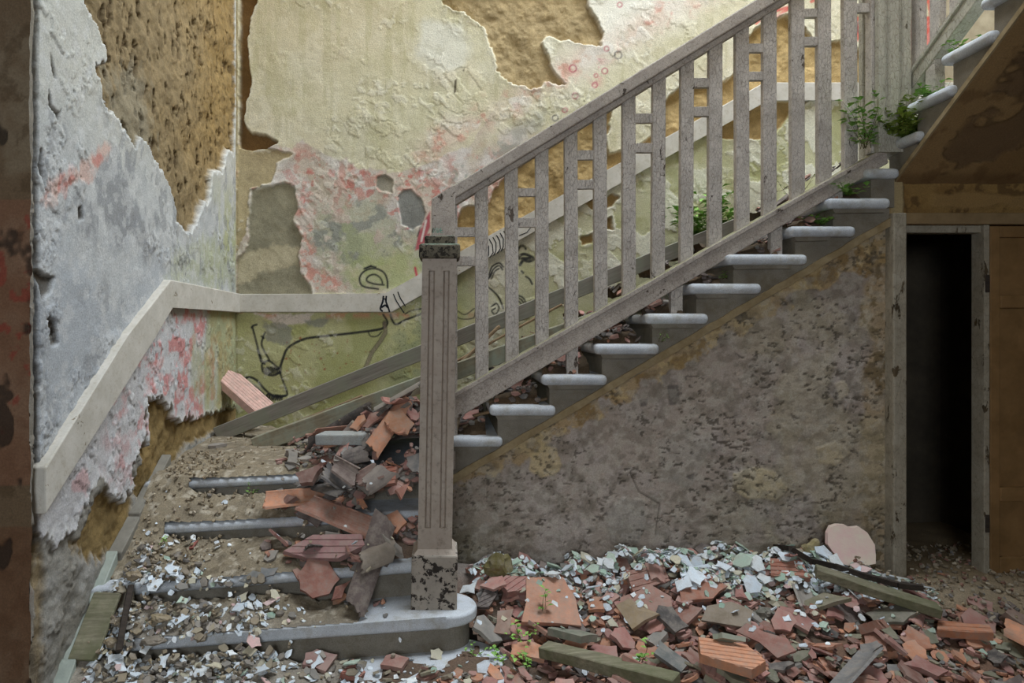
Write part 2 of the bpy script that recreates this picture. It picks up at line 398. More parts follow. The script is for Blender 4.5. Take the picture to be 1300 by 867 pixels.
    put(c, lowl * sstep(470, 520, x) * sstep(.46, .58, fbm(x, y, 30, 5, 18)) * .6, (144, 150, 116))
    lowr = below * sstep(590, 660, x)
    put(c, lowr * .85, (214, 206, 180)); put(c, lowr * sstep(.5, .65, mid) * .6, (190, 184, 140))
    put(c, lowr * sstep(.53, .66, fbm(x, y, 36, 5, 19)) * .6, (154, 152, 104))
    put(c, lowr * sstep(70, 170, s - 60 + ed) * .5, (158, 156, 100))
    fl2, fl3, fid = worley(x + ed, y + ed, 26, 3)
    put(c, lowr * (fid > .62) * .6, (226, 220, 204)); h += lowr * np.where(fid > .62, .003, 0)
    # old dark graffito: red lettering, red painted panels far right
    for pg in ([(546, 268), (532, 292), (527, 318), (534, 316), (546, 288)], [(513, 292), (525, 281), (523, 290)], [(536, 300), (546, 296), (545, 312), (538, 314)]):
        put(c, soft(poly_sd(x, y, pg), 2) * .85, (176, 62, 78))
    for ln, wd, cc in (([(527, 340), (530, 355), (536, 364), (545, 360)], 1.6, (186, 60, 80)), ([(538, 275), (530, 300)], .8, (60, 50, 52)), ([(541, 280), (535, 306)], 1.2, (226, 214, 204))):
        put(c, soft(line_d(x, y, ln) - wd, 1.4) * .9, cc)
    rd = [[(1085, 22), (1108, 14), (1112, 40), (1098, 42), (1088, 52)], [(1146, 24), (1218, 18), (1220, 78), (1160, 74), (1146, 72)], [(1170, -20), (1215, -20), (1212, 20), (1180, 18)]]
    for pg in rd: put(c, soft(poly_sd(x, y, pg) + e2 * .4, 2.5) * .92, (212, 92, 78))
    put(c, (x > 1140) * sstep(.5, .56, fbm(x + y, (x - y) * .2, 7, 3, 22)) * soft(poly_sd(x, y, rd[1]), 3) * .5, (226, 158, 148))
    put(c, soft(np.abs(np.hypot(x - 1100, y - 34) - 12) - 1.2, 1.5) * .8, (92, 88, 90))
    put(c, soft(np.hypot(x - 1100, y - 36) - 9, 2) * .7, (190, 190, 192))
    for (ax, ay), (bx, by) in (((975, 28), (1003, 10)), ((985, 14), (1012, 6)), ((960, 30), (966, 24)), ((1030, 2), (1050, -6))):
        put(c, soft(line_d(x, y, [(ax, ay), (bx, by)]) - 2, 1.5) * .8, (204, 84, 76))
    for (rx, ry, rr, cc) in ((727, 87, 4.5, (178, 70, 96)), (768, 90, 3.6, (178, 70, 96)), (755, 108, 3.2, (178, 70, 96)), (730, 122, 3.6, (178, 60, 92)),
                             (717, 140, 2.6, (186, 72, 96)), (785, 70, 4.6, (110, 104, 104)), (705, 150, 3.6, (70, 66, 72)), (770, 62, 3, (196, 120, 124)), (757, 96, 2.4, (196, 110, 116)), (787, 6, 3, (196, 110, 116))):
        put(c, soft(np.abs(np.hypot(x - rx + e2 * .15, (y - ry)) - rr) - .8, 1.4) * .85, cc)
    put(c, np.exp(-((x - 757) / 7.0) ** 2) * sstep(62, 75, y) * sstep(120, 100, y) * sstep(.5, .6, sp) * .6, (212, 130, 136))
    # ---- black line drawing
    K = (40, 40, 42)
    def z(pts): return [(300 + a / 4.333, 330 + b / 4.333) for a, b in pts]
    ink = [(z([(832, 152), (830, 110), (812, 70), (770, 48), (725, 52), (690, 75), (678, 110), (700, 146), (780, 160)]), .9),
           (z([(806, 135), (795, 102), (762, 80), (727, 90), (718, 115), (760, 132), (812, 137)]), .8),
           (z([(703, 48), (740, 36), (766, 40)]), .9), (z([(712, 46), (742, 30)]), .6),
           (z([(808, 300), (832, 342), (822, 368)]), .9), (z([(848, 300), (862, 340), (885, 353), (930, 330), (1020, 296)]), 1.1),
           (z([(930, 296), (960, 280), (1020, 268)]), .6),
           (z([(815, 345), (800, 378), (640, 402), (430, 425), (360, 440), (285, 483), (258, 540), (242, 585), (226, 600)]), 1.25),
           (z([(85, 372), (92, 362), (112, 356)]), 1.0), (z([(90, 372), (115, 470), (140, 550), (156, 572)]), 1.0),
           (z([(158, 400), (150, 420), (140, 470), (182, 550)]), .9), (z([(138, 420), (152, 430)]), .8),
           (z([(116, 490), (136, 560)]), .9),
           (z([(140, 580), (148, 615), (178, 632), (212, 634), (240, 612), (226, 592), (190, 560), (168, 556), (142, 572)]), 1.1),
           (z([(240, 622), (258, 668), (280, 738), (250, 748), (205, 744), (180, 736), (165, 752), (185, 775)]), 1.0),
           (z([(20, 664), (70, 645), (112, 662), (150, 705), (192, 742), (232, 756), (268, 746)]), 1.2),
           (z([(30, 690), (92, 690), (135, 722), (170, 766)]), .9), (z([(725, 395), (740, 420), (775, 418), (800, 395)]), .5)]
    for k in range(9):
        a = 150 + k * 10; ink.append((z([(a, 590 + (k % 2) * 6), (a + 14, 626), (a + 18, 588)]), .5))
    for k in range(7):
        a = 170 + k * 12; ink.append((z([(a, 742), (a + 8, 772), (a + 12, 744)]), .5))
    def q(pts): return [(570 + a / 3.94, 280 + b / 3.94) for a, b in pts]
    ink += [(q([(352, 190), (345, 150), (362, 126), (380, 134), (384, 142)]), 1.1), (q([(345, 182), (372, 168), (402, 176), (425, 192), (400, 204), (372, 200), (355, 222)]), 1.5),
            (q([(365, 190), (405, 190)]), 1.6), (q([(200, 272), (215, 232), (250, 212), (272, 232)]), .7), (q([(205, 282), (222, 244), (250, 226), (268, 246)]), .7),
            (q([(212, 292), (228, 256), (250, 240)]), .7), (q([(196, 332), (240, 372), (262, 412), (270, 440)]), .9), (q([(190, 300), (215, 262)]), .9),
            (q([(340, 372), (372, 388), (390, 425)]), .8), (q([(338, 384), (364, 398), (380, 430)]), .7), (q([(338, 398), (356, 410), (368, 436)]), .7),
            (q([(212, 430), (238, 415), (250, 440), (232, 470), (214, 452), (232, 438)]), .7), (q([(384, 280), (402, 292), (416, 318)]), .9), (q([(362, 252), (372, 262)]), .9),
            (q([(30, 470), (60, 492), (120, 488), (130, 460)]), .4), (q([(40, 450), (80, 470), (126, 440)]), .4)]
    for pts, wd in ink: put(c, soft(line_d(x, y, curve(pts)) - wd * 1.1 - .25, 1.2) * .95, K)
    put(c, soft(line_d(x, y, z([(815, 345), (820, 400), (790, 450), (745, 510), (712, 592)])) - 2.0, 1.5) * .8, (126, 112, 96))
    put(c, soft(np.abs(line_d(x, y, z([(815, 345), (820, 400), (790, 450), (745, 510), (712, 592)])) - 2.4) - .5, 1.) * .7, (60, 54, 48))
    rr = np.random.RandomState(11)
    for k in range(46):
        dx, dy = 362 + rr.rand() * 108, 428 + rr.rand() * 56
        if dy > 560 - dx * .21: continue
        put(c, soft(np.hypot(x - dx, y - dy) - (1.5 if k < 5 else .75), 1.2) * .8, (150, 74, 50))
    for k in range(24):
        dx, dy = 492 + rr.rand() * 48, 415 + rr.rand() * 42
        put(c, soft(np.hypot(x - dx, y - dy) - .7, 1.1) * .8, (48, 56, 44))
    # ---- fallen plaster
    def clay(sd, col, depth, rgh, seed):
        m = soft(sd, 2.0)
        t = np.tile(lin(col), (len(x), 1)); v = fbm(x, y, 12, 6, seed); v2 = fbm(x, y, 46, 4, seed + 9)
        t = t * (0.72 + .56 * v)[:, None] * (.82 + .36 * v2)[:, None]
        c[:] = c * (1 - m[:, None]) + t * m[:, None]
        hh = -depth + (fbm(x, y, 16, 6, seed + 5) - .5) * rgh + (fbm(x, y, 40, 3, seed + 6) - .5) * rgh * 1.3
        h[:] = h * (1 - m) + hh * m
        rim = np.exp(-np.clip(sd, 0, 50) / 5.0) * (sd > 0) * (1 - m)
        h[:] += rim * .007 * (.4 + fbm(x, y, 18, 2, seed + 8))
        put(c, np.exp(-(sd - 2) ** 2 / 4.0) * sstep(.45, .6, v) * .5, (232, 224, 206))
        return m
    A = poly_sd(x, y, [(548, -60), (562, 6), (590, 14), (612, 34), (620, 52), (628, 68), (632, 88), (640, 100), (662, 108), (676, 110), (694, 102), (716, 107), (704, 92), (694, 72), (688, 56), (695, 47), (722, 52), (744, 56), (763, 58), (764, 42), (757, 22), (748, 8), (745, -60)])
    clay(A + ed * .55, (174, 152, 112), .03, .034, 40)
    # band of bare clay that follows the dado rail up behind the balustrade
    B = poly_sd(x, y, [(576, 330), (580, 282), (588, 264), (602, 262), (606, 274), (616, 268), (628, 240), (640, 226), (668, 204), (690, 186), (704, 184), (716, 172), (735, 160), (760, 150), (768, 132), (776, 140), (774, 162), (768, 178), (772, 196), (790, 190), (806, 188), (822, 178), (838, 164), (842, 132), (850, 118), (858, 112), (878, 112), (896, 108), (912, 106), (930, 98), (944, 80), (952, 46), (962, 36), (976, 30), (996, 20), (1004, 22), (1010, 38), (1022, 34), (1030, 48), (1048, 56), (1066, 52), (1082, 60), (1100, 62), (1112, 66), (1220, 66), (1220, 108), (968, 108)])
    clay(B + ed * .45, (186, 158, 108), .032, .034, 50)
    for pg in ([(1000, 128), (1028, 126), (1004, 142), (994, 160), (980, 174), (962, 178), (948, 176), (936, 178), (915, 176), (912, 160), (940, 144), (968, 128)],
               [(742, 258), (756, 250), (766, 254), (776, 246), (784, 250), (776, 262), (764, 268), (750, 266)], [(738, 302), (752, 296), (754, 310), (740, 310)], [(768, 280), (776, 276), (778, 292), (770, 292)]):
        clay(poly_sd(x, y, pg) + ed * .3, (172, 144, 96), .02, .02, 60)
    # scratch coat at the left
    sc = [(300, 376), (300, 330), (312, 320), (316, 300), (316, 268), (318, 240), (330, 236), (346, 236), (362, 232), (372, 238), (377, 262), (372, 280), (384, 300), (378, 326), (382, 346), (392, 360), (398, 376)]
    g1 = clay(poly_sd(x, y, sc) + ed * .45, (150, 142, 118), .012, .012, 70)
    put(c, g1 * soft(poly_sd(x, y, [(300, 330), (345, 310), (380, 316), (376, 334), (330, 346), (300, 362)]) + ed, 5) * .8, (196, 182, 150))
    g2 = clay(poly_sd(x, y, [(300, 182), (345, 190), (372, 196), (352, 206), (344, 232), (330, 236), (318, 240), (310, 300), (300, 320)]) + ed * .4, (188, 170, 132), .006, .006, 72)
    clay(poly_sd(x, y, [(505, 250), (512, 240), (522, 240), (534, 252), (540, 270), (534, 286), (524, 292), (510, 284), (506, 266)]) + ed * .3, (138, 136, 128), .006, .005, 74)
    clay(poly_sd(x, y, [(478, 224), (490, 221), (499, 228), (497, 244), (484, 242), (478, 236)]) + ed * .3, (158, 150, 132), .006, .005, 76)
    # open crack between the corner and the loose sheet
    clay(poly_sd(x, y, [(303, -60), (335, -60), (326, 4), (318, 22), (314, 50), (316, 78), (320, 104), (312, 130), (309, 152), (318, 170), (338, 172), (352, 180), (338, 188), (320, 190), (304, 188)]) + ed * .28, (128, 98, 60), .055, .02, 80)
    put(c, sstep(306, 300, x + e2 * .3) * sstep(330, 250, y) * .8, (196, 178, 132))
    put(c, soft(np.abs(x - 301 + e2 * .2) - .8, 1.5) * .45, (106, 86, 58))
    # thin flakes in the sheets
    d1, d2, idv = worley(x + ed * 1.2, y + ed * 1.2, 17, 5)
    lift = (idv > .64) * sstep(.02, .14, d2 - d1)
    zone = sstep(.44, .6, fbm(x, y, 70, 3, 33)) * (h > -.004); put(c, zone * (d2 - d1 < .05) * (idv > .5) * .35, (150, 140, 108))
    h += zone * lift * .003; k1, k2, kid = worley(x + ed, y + ed, 7, 8); fz = sstep(.5, .62, fbm(x, y, 44, 4, 94)) * (h > -.004); h += fz * (kid > .55) * .0022; put(c, fz * (kid > .62) * .3, (230, 224, 208)); put(c, fz * (kid < .3) * .22, (166, 158, 126))
    h += (fbm(x, y, 30, 5, 90) - .5) * .006 + (fine - .5) * .0022
    for pg in ([(577, 102), (580, 100), (579, 116), (576, 120)], [(587, 89), (590, 86), (589, 92)], [(548, 124), (556, 128), (550, 126)]):
        put(c, soft(poly_sd(x, y, pg) + e2 * .1, 1.5) * .9, (70, 60, 44))
    return c * KB, h

U0, U1, V0, V1 = XL, 3.55, 0.45, 4.0
du = 0.0062
nu = int((U1 - U0) / du); nv = int((V1 - V0) / du)
uu = np.linspace(U0, U1, nu); vv = np.linspace(V0, V1, nv)
UU, VV = [a.ravel() for a in np.meshgrid(uu, vv, indexing='ij')]
px_, py_ = VX + UU * F / WB, VY - (VV - EYE) * F / WB
keep = VV > np.maximum(0.5, 0.4 + (UU - 0.3) * .58)
cb, hb = paint_back(px_, py_)
wall_back = link('wall_back', grid_mesh('wall_back', np.stack([UU, WB - hb, VV], -1), nu, nv, cb, keep), None, M['wall'])
tag(wall_back, 'peeling cream and green plaster wall behind the stairs with bare clay patches and line graffiti', 'wall', None, 'structure')
bm = bmesh.new()
box(bm, XL - .5, 4.6, WB + .075, WB + .4, -.3, 7.5); box(bm, U1, 4.6, WB - .01, WB + .08, -.3, 7.5); box(bm, XL - .5, 4.6, WB - .01, WB + .08, 3.99, 7.5); box(bm, XL, U1, WB, WB + .08, -.3, .55)
bobj('masonry', bm, M['masonry'], wall_back)

# ----- left wall (plane X = XL) in (Y, Z)
def paint_left(Y, Z):
    # wall units u (along the wall) and v (down), 173.5 per metre; polygons below were noted as image points and are mapped to the wall
    def wl(pts):
        o = []
        for a, b in pts:
            yy = XL * F / (a - VX); o.append((yy * 173.5, -(EYE + (VY - b) / F * yy) * 173.5))
        return o
    u, v = Y * 173.5, -Z * 173.5
    e1 = (fbm(u, v, 26, 5, 101) - .5) * 26; e2 = (fbm(u, v, 9, 4, 102) - .5) * 10; ed = e1 * .5 + e2 + (fbm(u, v, 3.5, 2, 191) - .5) * 6 + (fbm(u * 2, v * .45, 10, 4, 197) - .5) * 22
    big = fbm(u, v, 110, 4, 103); mid = fbm(u, v, 38, 5, 104); fine = fbm(u, v, 7, 4, 105); sp = fbm(u, v, 13, 5, 106)
    c = np.tile(lin((182, 184, 186)), (len(u), 1)); h = np.zeros(u.shape)
    put(c, sstep(.45, .7, big) * .5, (208, 206, 200)); put(c, sstep(.5, .7, mid) * .4, (178, 180, 182))
    put(c, sstep(.55, .75, fbm(u, v * .2, 12, 4, 107)) * .3, (166, 168, 168))
    put(c, sstep(1.9, 2.6, Z) * .5, (206, 200, 180))
    P = lambda pts: poly_sd(u, v, wl(pts))
    gz = soft(P([(130, 190), (215, 190), (225, 260), (215, 310), (190, 330), (130, 300), (80, 260), (90, 240)]) + ed * 1.5, 20)
    put(c, gz * sstep(.47, .56, fbm(u * 1.4, v * .7, 24, 5, 108)) * .85, (150, 150, 150))
    put(c, soft(P([(46, 258), (60, 232), (100, 210), (134, 180), (142, 188), (118, 226), (90, 236), (60, 262)]) + ed * .5, 5) * .75, (216, 178, 162))
    put(c, soft(P([(46, 258), (60, 232), (100, 210), (134, 180), (142, 188), (118, 226), (90, 236), (60, 262)]) + ed * .8, 5) * sstep(.52, .6, sp) * .7, (204, 128, 116))
    gn = sstep(250, 290, VX + XL * F / Y) * sstep(1.2, 1.9, Z) * sstep(2.6, 2.2, Z)
    put(c, gn * sstep(.4, .6, fbm(u * 1.3, v * .4, 26, 4, 109)) * .75, (180, 178, 128))
    put(c, soft(P([(228, 320), (300, 290), (300, 372), (212, 352)]) + ed * 2, 22) * .5, (178, 180, 132))
    fk = sstep(.52, .58, fbm(u * 1.3, v * .8, 12, 6, 193)) * sstep(.45, .6, fbm(u, v, 60, 3, 194)); put(c, fk * .6, (148, 148, 148)); h -= fk * .002
    fk = sstep(.56, .62, fbm(u, v, 8, 5, 195)); put(c, fk * .4, (214, 212, 208))
    # under the dado: white and pink flecks, green by the corner
    dz = np.interp(Y, [2.4, 2.49, 3.149, 3.64, 5], [.86, .90, 1.37, 1.67, 1.67])
    low = Z < dz
    put(c, low * .7, (206, 200, 198)); put(c, low * sstep(.5, .6, sp) * sstep(3.0, 3.6, Y + (mid - .5)) * .8, (206, 128, 122))
    put(c, low * sstep(.58, .66, fbm(u, v, 20, 5, 111)) * .5, (212, 150, 146))
    put(c, low * sstep(.5, .62, fbm(u, v, 9, 4, 112)) * .5, (222, 220, 218))
    put(c, low * sstep(4.1, 4.6, Y + (fbm(u, v * .4, 30, 4, 113) - .5) * 1.2) * .8, (166, 166, 112))
    put(c, soft(np.abs(u * .73 + v - wl([(125, 250)])[0][0] * .73 - wl([(125, 250)])[0][1]) - 2, 8) * low * 0, (0, 0, 0))
    def clay(sd, col, depth, rgh, seed, rimh=.008):
        m = soft(sd, 2.0); w1 = fbm(u, v, 12, 6, seed); w2 = fbm(u, v, 46, 4, seed + 9)
        t = np.tile(lin(col), (len(u), 1)) * (.72 + .56 * w1)[:, None] * (.82 + .36 * w2)[:, None]
        c[:] = c * (1 - m[:, None]) + t * m[:, None]
        hh = -depth + (fbm(u, v, 15, 6, seed + 5) - .5) * rgh + (fbm(u, v, 40, 3, seed + 6) - .5) * rgh * 1.3
        h[:] = h * (1 - m) + hh * m
        h[:] += np.exp(-np.clip(sd, 0, 50) / 6.0) * (sd > 0) * (1 - m) * rimh * (.3 + 1.4 * fbm(u, v, 18, 2, seed + 8))
        put(c, np.exp(-(sd - 2) ** 2 / 5.0) * sstep(.42, .55, w1) * .55, (226, 224, 218)); return m
    m1 = clay(P([(92, -80), (108, 4), (122, 30), (137, 62), (134, 82), (122, 88), (128, 112), (132, 138), (146, 148), (160, 164), (166, 182), (172, 188), (178, 172), (190, 186), (200, 206), (212, 222), (222, 250), (226, 280), (232, 292), (240, 296), (250, 280), (258, 262), (266, 250), (268, 226), (276, 214), (282, 222), (286, 196), (292, 186), (296, 196), (299, 150), (299, -120)]) + ed * .5, (146, 126, 92), .03, .03, 140)
    put(c, m1 * sstep(3.6, 4.7, Y + (mid - .5)) * sstep(1.9, 2.9, Z) * .6, (158, 126, 70)); put(c, m1 * sstep(.5, .6, fbm(u, v, 6, 4, 198)) * .3, (112, 94, 66))
    hol = sstep(.62, .66, fbm(u * 1.2, v * .45, 7, 3, 150)) * m1
    h -= hol * .016; put(c, hol * .6, (82, 64, 40))
    put(c, m1 * soft(P([(132, 140), (150, 90), (190, 90), (200, 180), (180, 190), (150, 160)]) + ed * 2, 20) * .6, (146, 138, 118))
    # lower bare clay and smooth grey render under it
    lowp = [(40, 676), (48, 678), (60, 690), (76, 691), (91, 678), (98, 668), (104, 655), (112, 632), (122, 612), (130, 618), (134, 625), (144, 634), (152, 640), (160, 628), (167, 620), (166, 596), (170, 579), (178, 572), (185, 564), (186, 536), (188, 508), (196, 504), (203, 506), (212, 512), (218, 518), (224, 534), (228, 536), (238, 528), (244, 526), (250, 530), (254, 531), (262, 524), (266, 526), (280, 520), (292, 516), (300, 520), (300, 600), (215, 660), (120, 900), (38, 1000)]
    m2 = clay(P(lowp) + ed * .3 + (fbm(u * 1.6, v * .5, 9, 3, 192) - .5) * 16, (140, 116, 74), .03, .036, 160)
    sk = np.interp(Y, [2.4, 2.761, 3.03, 3.72, 5], [-.3, .03, .28, .67, .75])    # top of the stair line
    cl1 = soft(P([(184, 500), (203, 500), (222, 514), (230, 534), (262, 524), (300, 514), (300, 540), (245, 562), (208, 612), (182, 650), (176, 610), (184, 560)]) + ed * .7, 6)
    cl2 = soft(P([(100, 690), (118, 650), (130, 628), (150, 634), (164, 618), (172, 640), (162, 690), (132, 712), (110, 706)]) + ed * .7, 6)
    cl3 = soft(P([(30, 690), (52, 690), (62, 740), (56, 800), (60, 900), (30, 900)]) + ed * .5, 6) * .7
    gr = m2 * (1 - np.clip(cl1 + cl2 + cl3, 0, 1))
    put(c, gr * .92, (150, 146, 138)); put(c, gr * sstep(.5, .62, sp) * .4, (172, 168, 162)); put(c, gr * sstep(.5, .6, mid) * .35, (126, 118, 104)); h += gr * .020
    # torn front edge of the sheet
    ej = soft(P([(30, -50), (46, -50), (45, 200), (46, 330), (44, 420), (50, 520), (46, 700), (52, 900), (30, 900)]) + e2 * .4, 3)
    put(c, ej * .8, (128, 116, 98))
    fr = soft(np.abs(Y - 2.505 + e1 * .0008) - .012, .01); h -= fr * .05 * (Z > .5); put(c, fr * .8 * (Z > .5), (50, 44, 40))
    for pg in ([(64, 68), (68, 84), (71, 100), (68, 96), (64, 80)], [(62, 112), (66, 136), (76, 144), (78, 140), (74, 154), (70, 146), (63, 134)], [(91, 115), (94, 114), (94, 122)], [(60, 402), (70, 408), (72, 424), (64, 430)],
               [(64, 418), (72, 420), (74, 436), (66, 440)], [(48, 342), (56, 350), (70, 352), (64, 372), (54, 380)], [(100, 264), (104, 262), (106, 278), (100, 280)], [(50, 210), (54, 190), (56, 240)]):
        m = soft(P(pg) + e2 * .25, 1.5); put(c, m * .85, (92, 84, 72)); h -= m * .018
    d1, d2, idv = worley(u + ed * 1.2, v + ed * 1.2, 13, 15)
    zn = np.maximum(low * sstep(.38, .52, mid), sstep(.46, .58, fbm(u, v, 60, 3, 170))) * (h > -.004)
    lf = (idv > .56) * sstep(.02, .16, d2 - d1); h += zn * lf * .006; put(c, zn * (d2 - d1 < .06) * (idv > .5) * .4, (120, 112, 104))
    h += (fbm(u, v, 34, 5, 190) - .5) * .010 + (fine - .5) * .003
    return c * KL, h
Y0, Y1 = 2.46, WB
nu = 400; nv = 600
YY, ZZ = [a.ravel() for a in np.meshgrid(np.linspace(Y0, Y1, nu), np.linspace(-.2, 3.98, nv), indexing='ij')]
cl, hl = paint_left(YY, ZZ)
hl = hl * sstep(WB, WB - .05, YY)
wall_left = link('wall_left', grid_mesh('wall_left', np.stack([XL + hl, YY, ZZ], -1)[:, :], nu, nv, cl), None, M['wall'])
tag(wall_left, 'flaking blue white plaster wall left of the lower steps with a large bare clay patch', 'wall', None, 'structure')
bm = bmesh.new(); box(bm, XL - .5, XL - .075, Y0 + .05, WB, -.2, 7.5); box(bm, XL - .1, XL, Y0, WB, 3.97, 7.5)
bobj('masonry', bm, M['masonry'], wall_left)
# end of that wall: the brown jamb that faces the hall
def paint_jamb(X, Z):
    u, v = X * 290, -Z * 290
    mid = fbm(u, v, 60, 5, 201); sp = fbm(u, v, 18, 5, 202); fine = fbm(u, v, 8, 4, 203)
    c = np.tile(lin((112, 92, 70)), (len(u), 1)); put(c, sstep(.45, .6, mid) * .7, (134, 118, 96)); put(c, sstep(.52, .66, sp) * .6, (84, 66, 46))
    put(c, (Z < 1.95) * (Z > .9) * .55, (134, 92, 70)); put(c, (Z < 1.9) * (Z > 1.0) * sstep(.62, .68, fbm(u, v, 16, 5, 204)) * .7, (140, 60, 48))
    put(c, (Z < .75) * .5, (112, 74, 52))
    m = sstep(.64, .68, fbm(u, v * .6, 40, 4, 205)); put(c, m * .8, (44, 36, 30))
    h = (mid - .5) * .02 - m * .012 + (fine - .5) * .006
    return c, h
nu = 70; nv = 520
XX, ZZ = [a.ravel() for a in np.meshgrid(np.linspace(XL - .5, XL + .012, nu), np.linspace(-.2, 3.4, nv), indexing='ij')]
cj, hj = paint_jamb(XX, ZZ)
edge = XX > XL - .02
wob = (fbm(ZZ * 60, ZZ * 0, 8, 4, 206) - .5) * .02
link('jamb_face', grid_mesh('jamb_face', np.stack([XX + edge * wob, Y0 - hj - .01, ZZ], -1), nu, nv, cj), wall_left, M['wall_soft'])

# ----- wall under the middle flight (plane Y = 3.845)
YM = 3.845
def paint_mid(x, y):
    e1 = (fbm(x, y, 26, 5, 301) - .5) * 26; e2 = (fbm(x, y, 9, 4, 302) - .5) * 10; ed = e1 * .6 + e2
    big = fbm(x, y, 120, 4, 303); mid = fbm(x, y, 40, 5, 304); fine = fbm(x, y, 6, 4, 305); sp = fbm(x, y, 13, 5, 306)
    c = np.tile(lin((160, 146, 134)), (len(x), 1)); h = np.zeros(x.shape)
    put(c, sstep(.42, .62, big) * .6, (128, 116, 106)); put(c, sstep(.48, .64, mid) * .55, (170, 158, 150)); put(c, sstep(.5, .66, sp) * .5, (104, 95, 82))
    line = 603 - .588 * (x - 577)
    d = y - line                                          # distance below the stair line
    top = soft(d - 26 - e1 * 2.2 - 16 * sstep(900, 1100, x), 5)
    put(c, top * .75, (166, 138, 94)); put(c, top * sstep(.5, .6, sp) * .6, (190, 166, 122)); put(c, top * sstep(.55, .65, fbm(x, y, 22, 5, 307)) * .7, (122, 96, 58))
    h += top * .004
    rt = soft(1096 - x + e1 * 1.4, 8); put(c, rt * .6, (156, 132, 92)); put(c, rt * sstep(.5, .58, sp) * .7, (96, 80, 54))
    put(c, sstep(660, 590, x + ed) * sstep(640, 700, y + ed) * .5, (112, 108, 78)); put(c, sstep(720, 580, x) * .3, (112, 100, 82))
    put(c, sstep(.5, .62, fbm(x, y, 70, 4, 320)) * sstep(850, 1000, x) * .45, (168, 156, 128))
    for pg, col, hh, kk in (([(930, 600), (960, 592), (985, 598), (1000, 622), (985, 636), (950, 634), (930, 622)], (186, 170, 138), .006, .8), ([(672, 575), (690, 562), (706, 570), (712, 590), (704, 604), (686, 606), (672, 596)], (186, 166, 128), .008, .85),
                            ([(770, 650), (790, 634), (818, 634), (820, 660), (812, 690), (775, 690)], (158, 150, 140), .003, .6), ([(650, 540), (700, 532), (700, 560), (680, 580), (655, 575)], (176, 156, 118), .005, .6),
                            ([(1058, 486), (1072, 484), (1080, 500), (1066, 508)], (186, 172, 148), .004, .7), ([(1036, 570), (1060, 560), (1080, 575), (1060, 592), (1040, 588)], (176, 160, 130), .005, .7),
                            ([(1040, 655), (1120, 600), (1124, 700), (1050, 700)], (136, 122, 98), 0, .5), ([(835, 560), (880, 540), (900, 570), (880, 620), (840, 610)], (160, 152, 142), .002, .5)):
        m = soft(poly_sd(x, y, pg) + ed * .4, 2.5); put(c, m * kk, col); h += m * hh
    for pg in ([(848, 490), (862, 488), (864, 514), (850, 516)], [(812, 508), (822, 506), (822, 516), (814, 516)], [(872, 605), (882, 600), (880, 612)], [(930, 402), (945, 395), (940, 410)]):
        m = soft(poly_sd(x, y, pg) + e2 * .3, 2); put(c, m * .7, (88, 82, 78)); h -= m * .006
    pit = sstep(.61, .67, fbm(x * .75, y * 1.2, 4.2, 3, 310)) * sstep(.40, .55, fbm(x, y, 30, 3, 330)); put(c, sstep(.52, .6, fbm(x, y, 9, 5, 331)) * .3, (182, 174, 160)); put(c, sstep(.54, .62, fbm(x * .8, y * 1.2, 11, 5, 332)) * .35, (104, 94, 80))
    put(c, pit * .7, (70, 62, 52)); h -= pit * .004
    # heavier, stripped lower left
    cr = soft(np.abs(line_d(x, y, [(800, 600), (812, 625), (838, 640), (832, 680)], 30)) - .8 + e2 * .1, 1.5); put(c, cr * .7, (70, 60, 48)); h -= cr * .006
    h += (big - .5) * .02 + (mid - .5) * .012 + (sp - .5) * .006 + (fine - .5) * .004
    return c * KM, h
U0, U1, V0, V1 = -.04, XP(1127, YM), -.1, 2.15
du = .0062; nu = int((U1 - U0) / du); nv = int((V1 - V0) / du)
UU, VV = [a.ravel() for a in np.meshgrid(np.linspace(U0, U1, nu), np.linspace(V0, V1, nv), indexing='ij')]
px_, py_ = VX + UU * F / YM, VY - (VV - EYE) * F / YM
LINE = lambda x: 603 - .588 * (x - 577)                   # stair line on the wall face, in wall units
cm, hm = paint_mid(px_, py_)
wall_middle = link('wall_under_stairs', grid_mesh('wall_under_stairs', np.stack([UU, YM - hm, VV], -1), nu, nv, cm, py_ > LINE(px_) - 3), None, M['wall_soft'])
tag(wall_middle, 'rough grey brown wall filling the triangle under the middle flight of stairs', 'wall', None, 'structure')
bm = bmesh.new()
prism(bm, [(U0, -.1), (U1, -.1), (U1, ZP(LINE(1127) + 4, YM)), (U0, ZP(LINE(556) + 4, YM))], 'y', YM + .04, YM + .22)
bobj('masonry', bm, M['masonry'], wall_middle)

# ----- wall with the doorway, right
DJ0, DJ1 = XP(1130, W), XP(1147, W)          # left jamb
DO1 = XP(1250, W)                            # right edge of the opening
def paint_door(X, Z):
    u, v = X * 224, -Z * 224
    mid = fbm(u, v, 40, 5, 401); sp = fbm(u, v, 14, 5, 402); ed = (fbm(u, v, 24, 5, 403) - .5) * 30
    c = np.tile(lin((150, 118, 70)), (len(u), 1)); put(c, sstep(.45, .6, mid) * .6, (124, 92, 52)); put(c, sstep(.53, .62, sp) * .7, (88, 64, 38))
    h = (mid - .5) * .02 + (sp - .5) * .012
    zt = EYE + (VY - 255) / F * YM
    m = sstep(XP(1176, YM), XP(1186, YM), X + ed * .001) * soft(np.abs((Z - zt) * 224) - 9 + ed * .4, 4)
    put(c, m * .85, (156, 124, 78)); h = h * (1 - m) + m * .006
    m = soft(np.abs(u - XP(1136, YM) * 224) - 8 + ed * .15, 3) * (Z > ZP(272, YM)); put(c, m * .9, (178, 158, 118)); h = h * (1 - m) + m * .01
    return c, h
nu = 330; nv = 70
XX, ZZ = [a.ravel() for a in np.meshgrid(np.linspace(U1 - .01, 4.4, nu), np.linspace(ZP(285, YM), ZP(228, YM), nv), indexing='ij')]
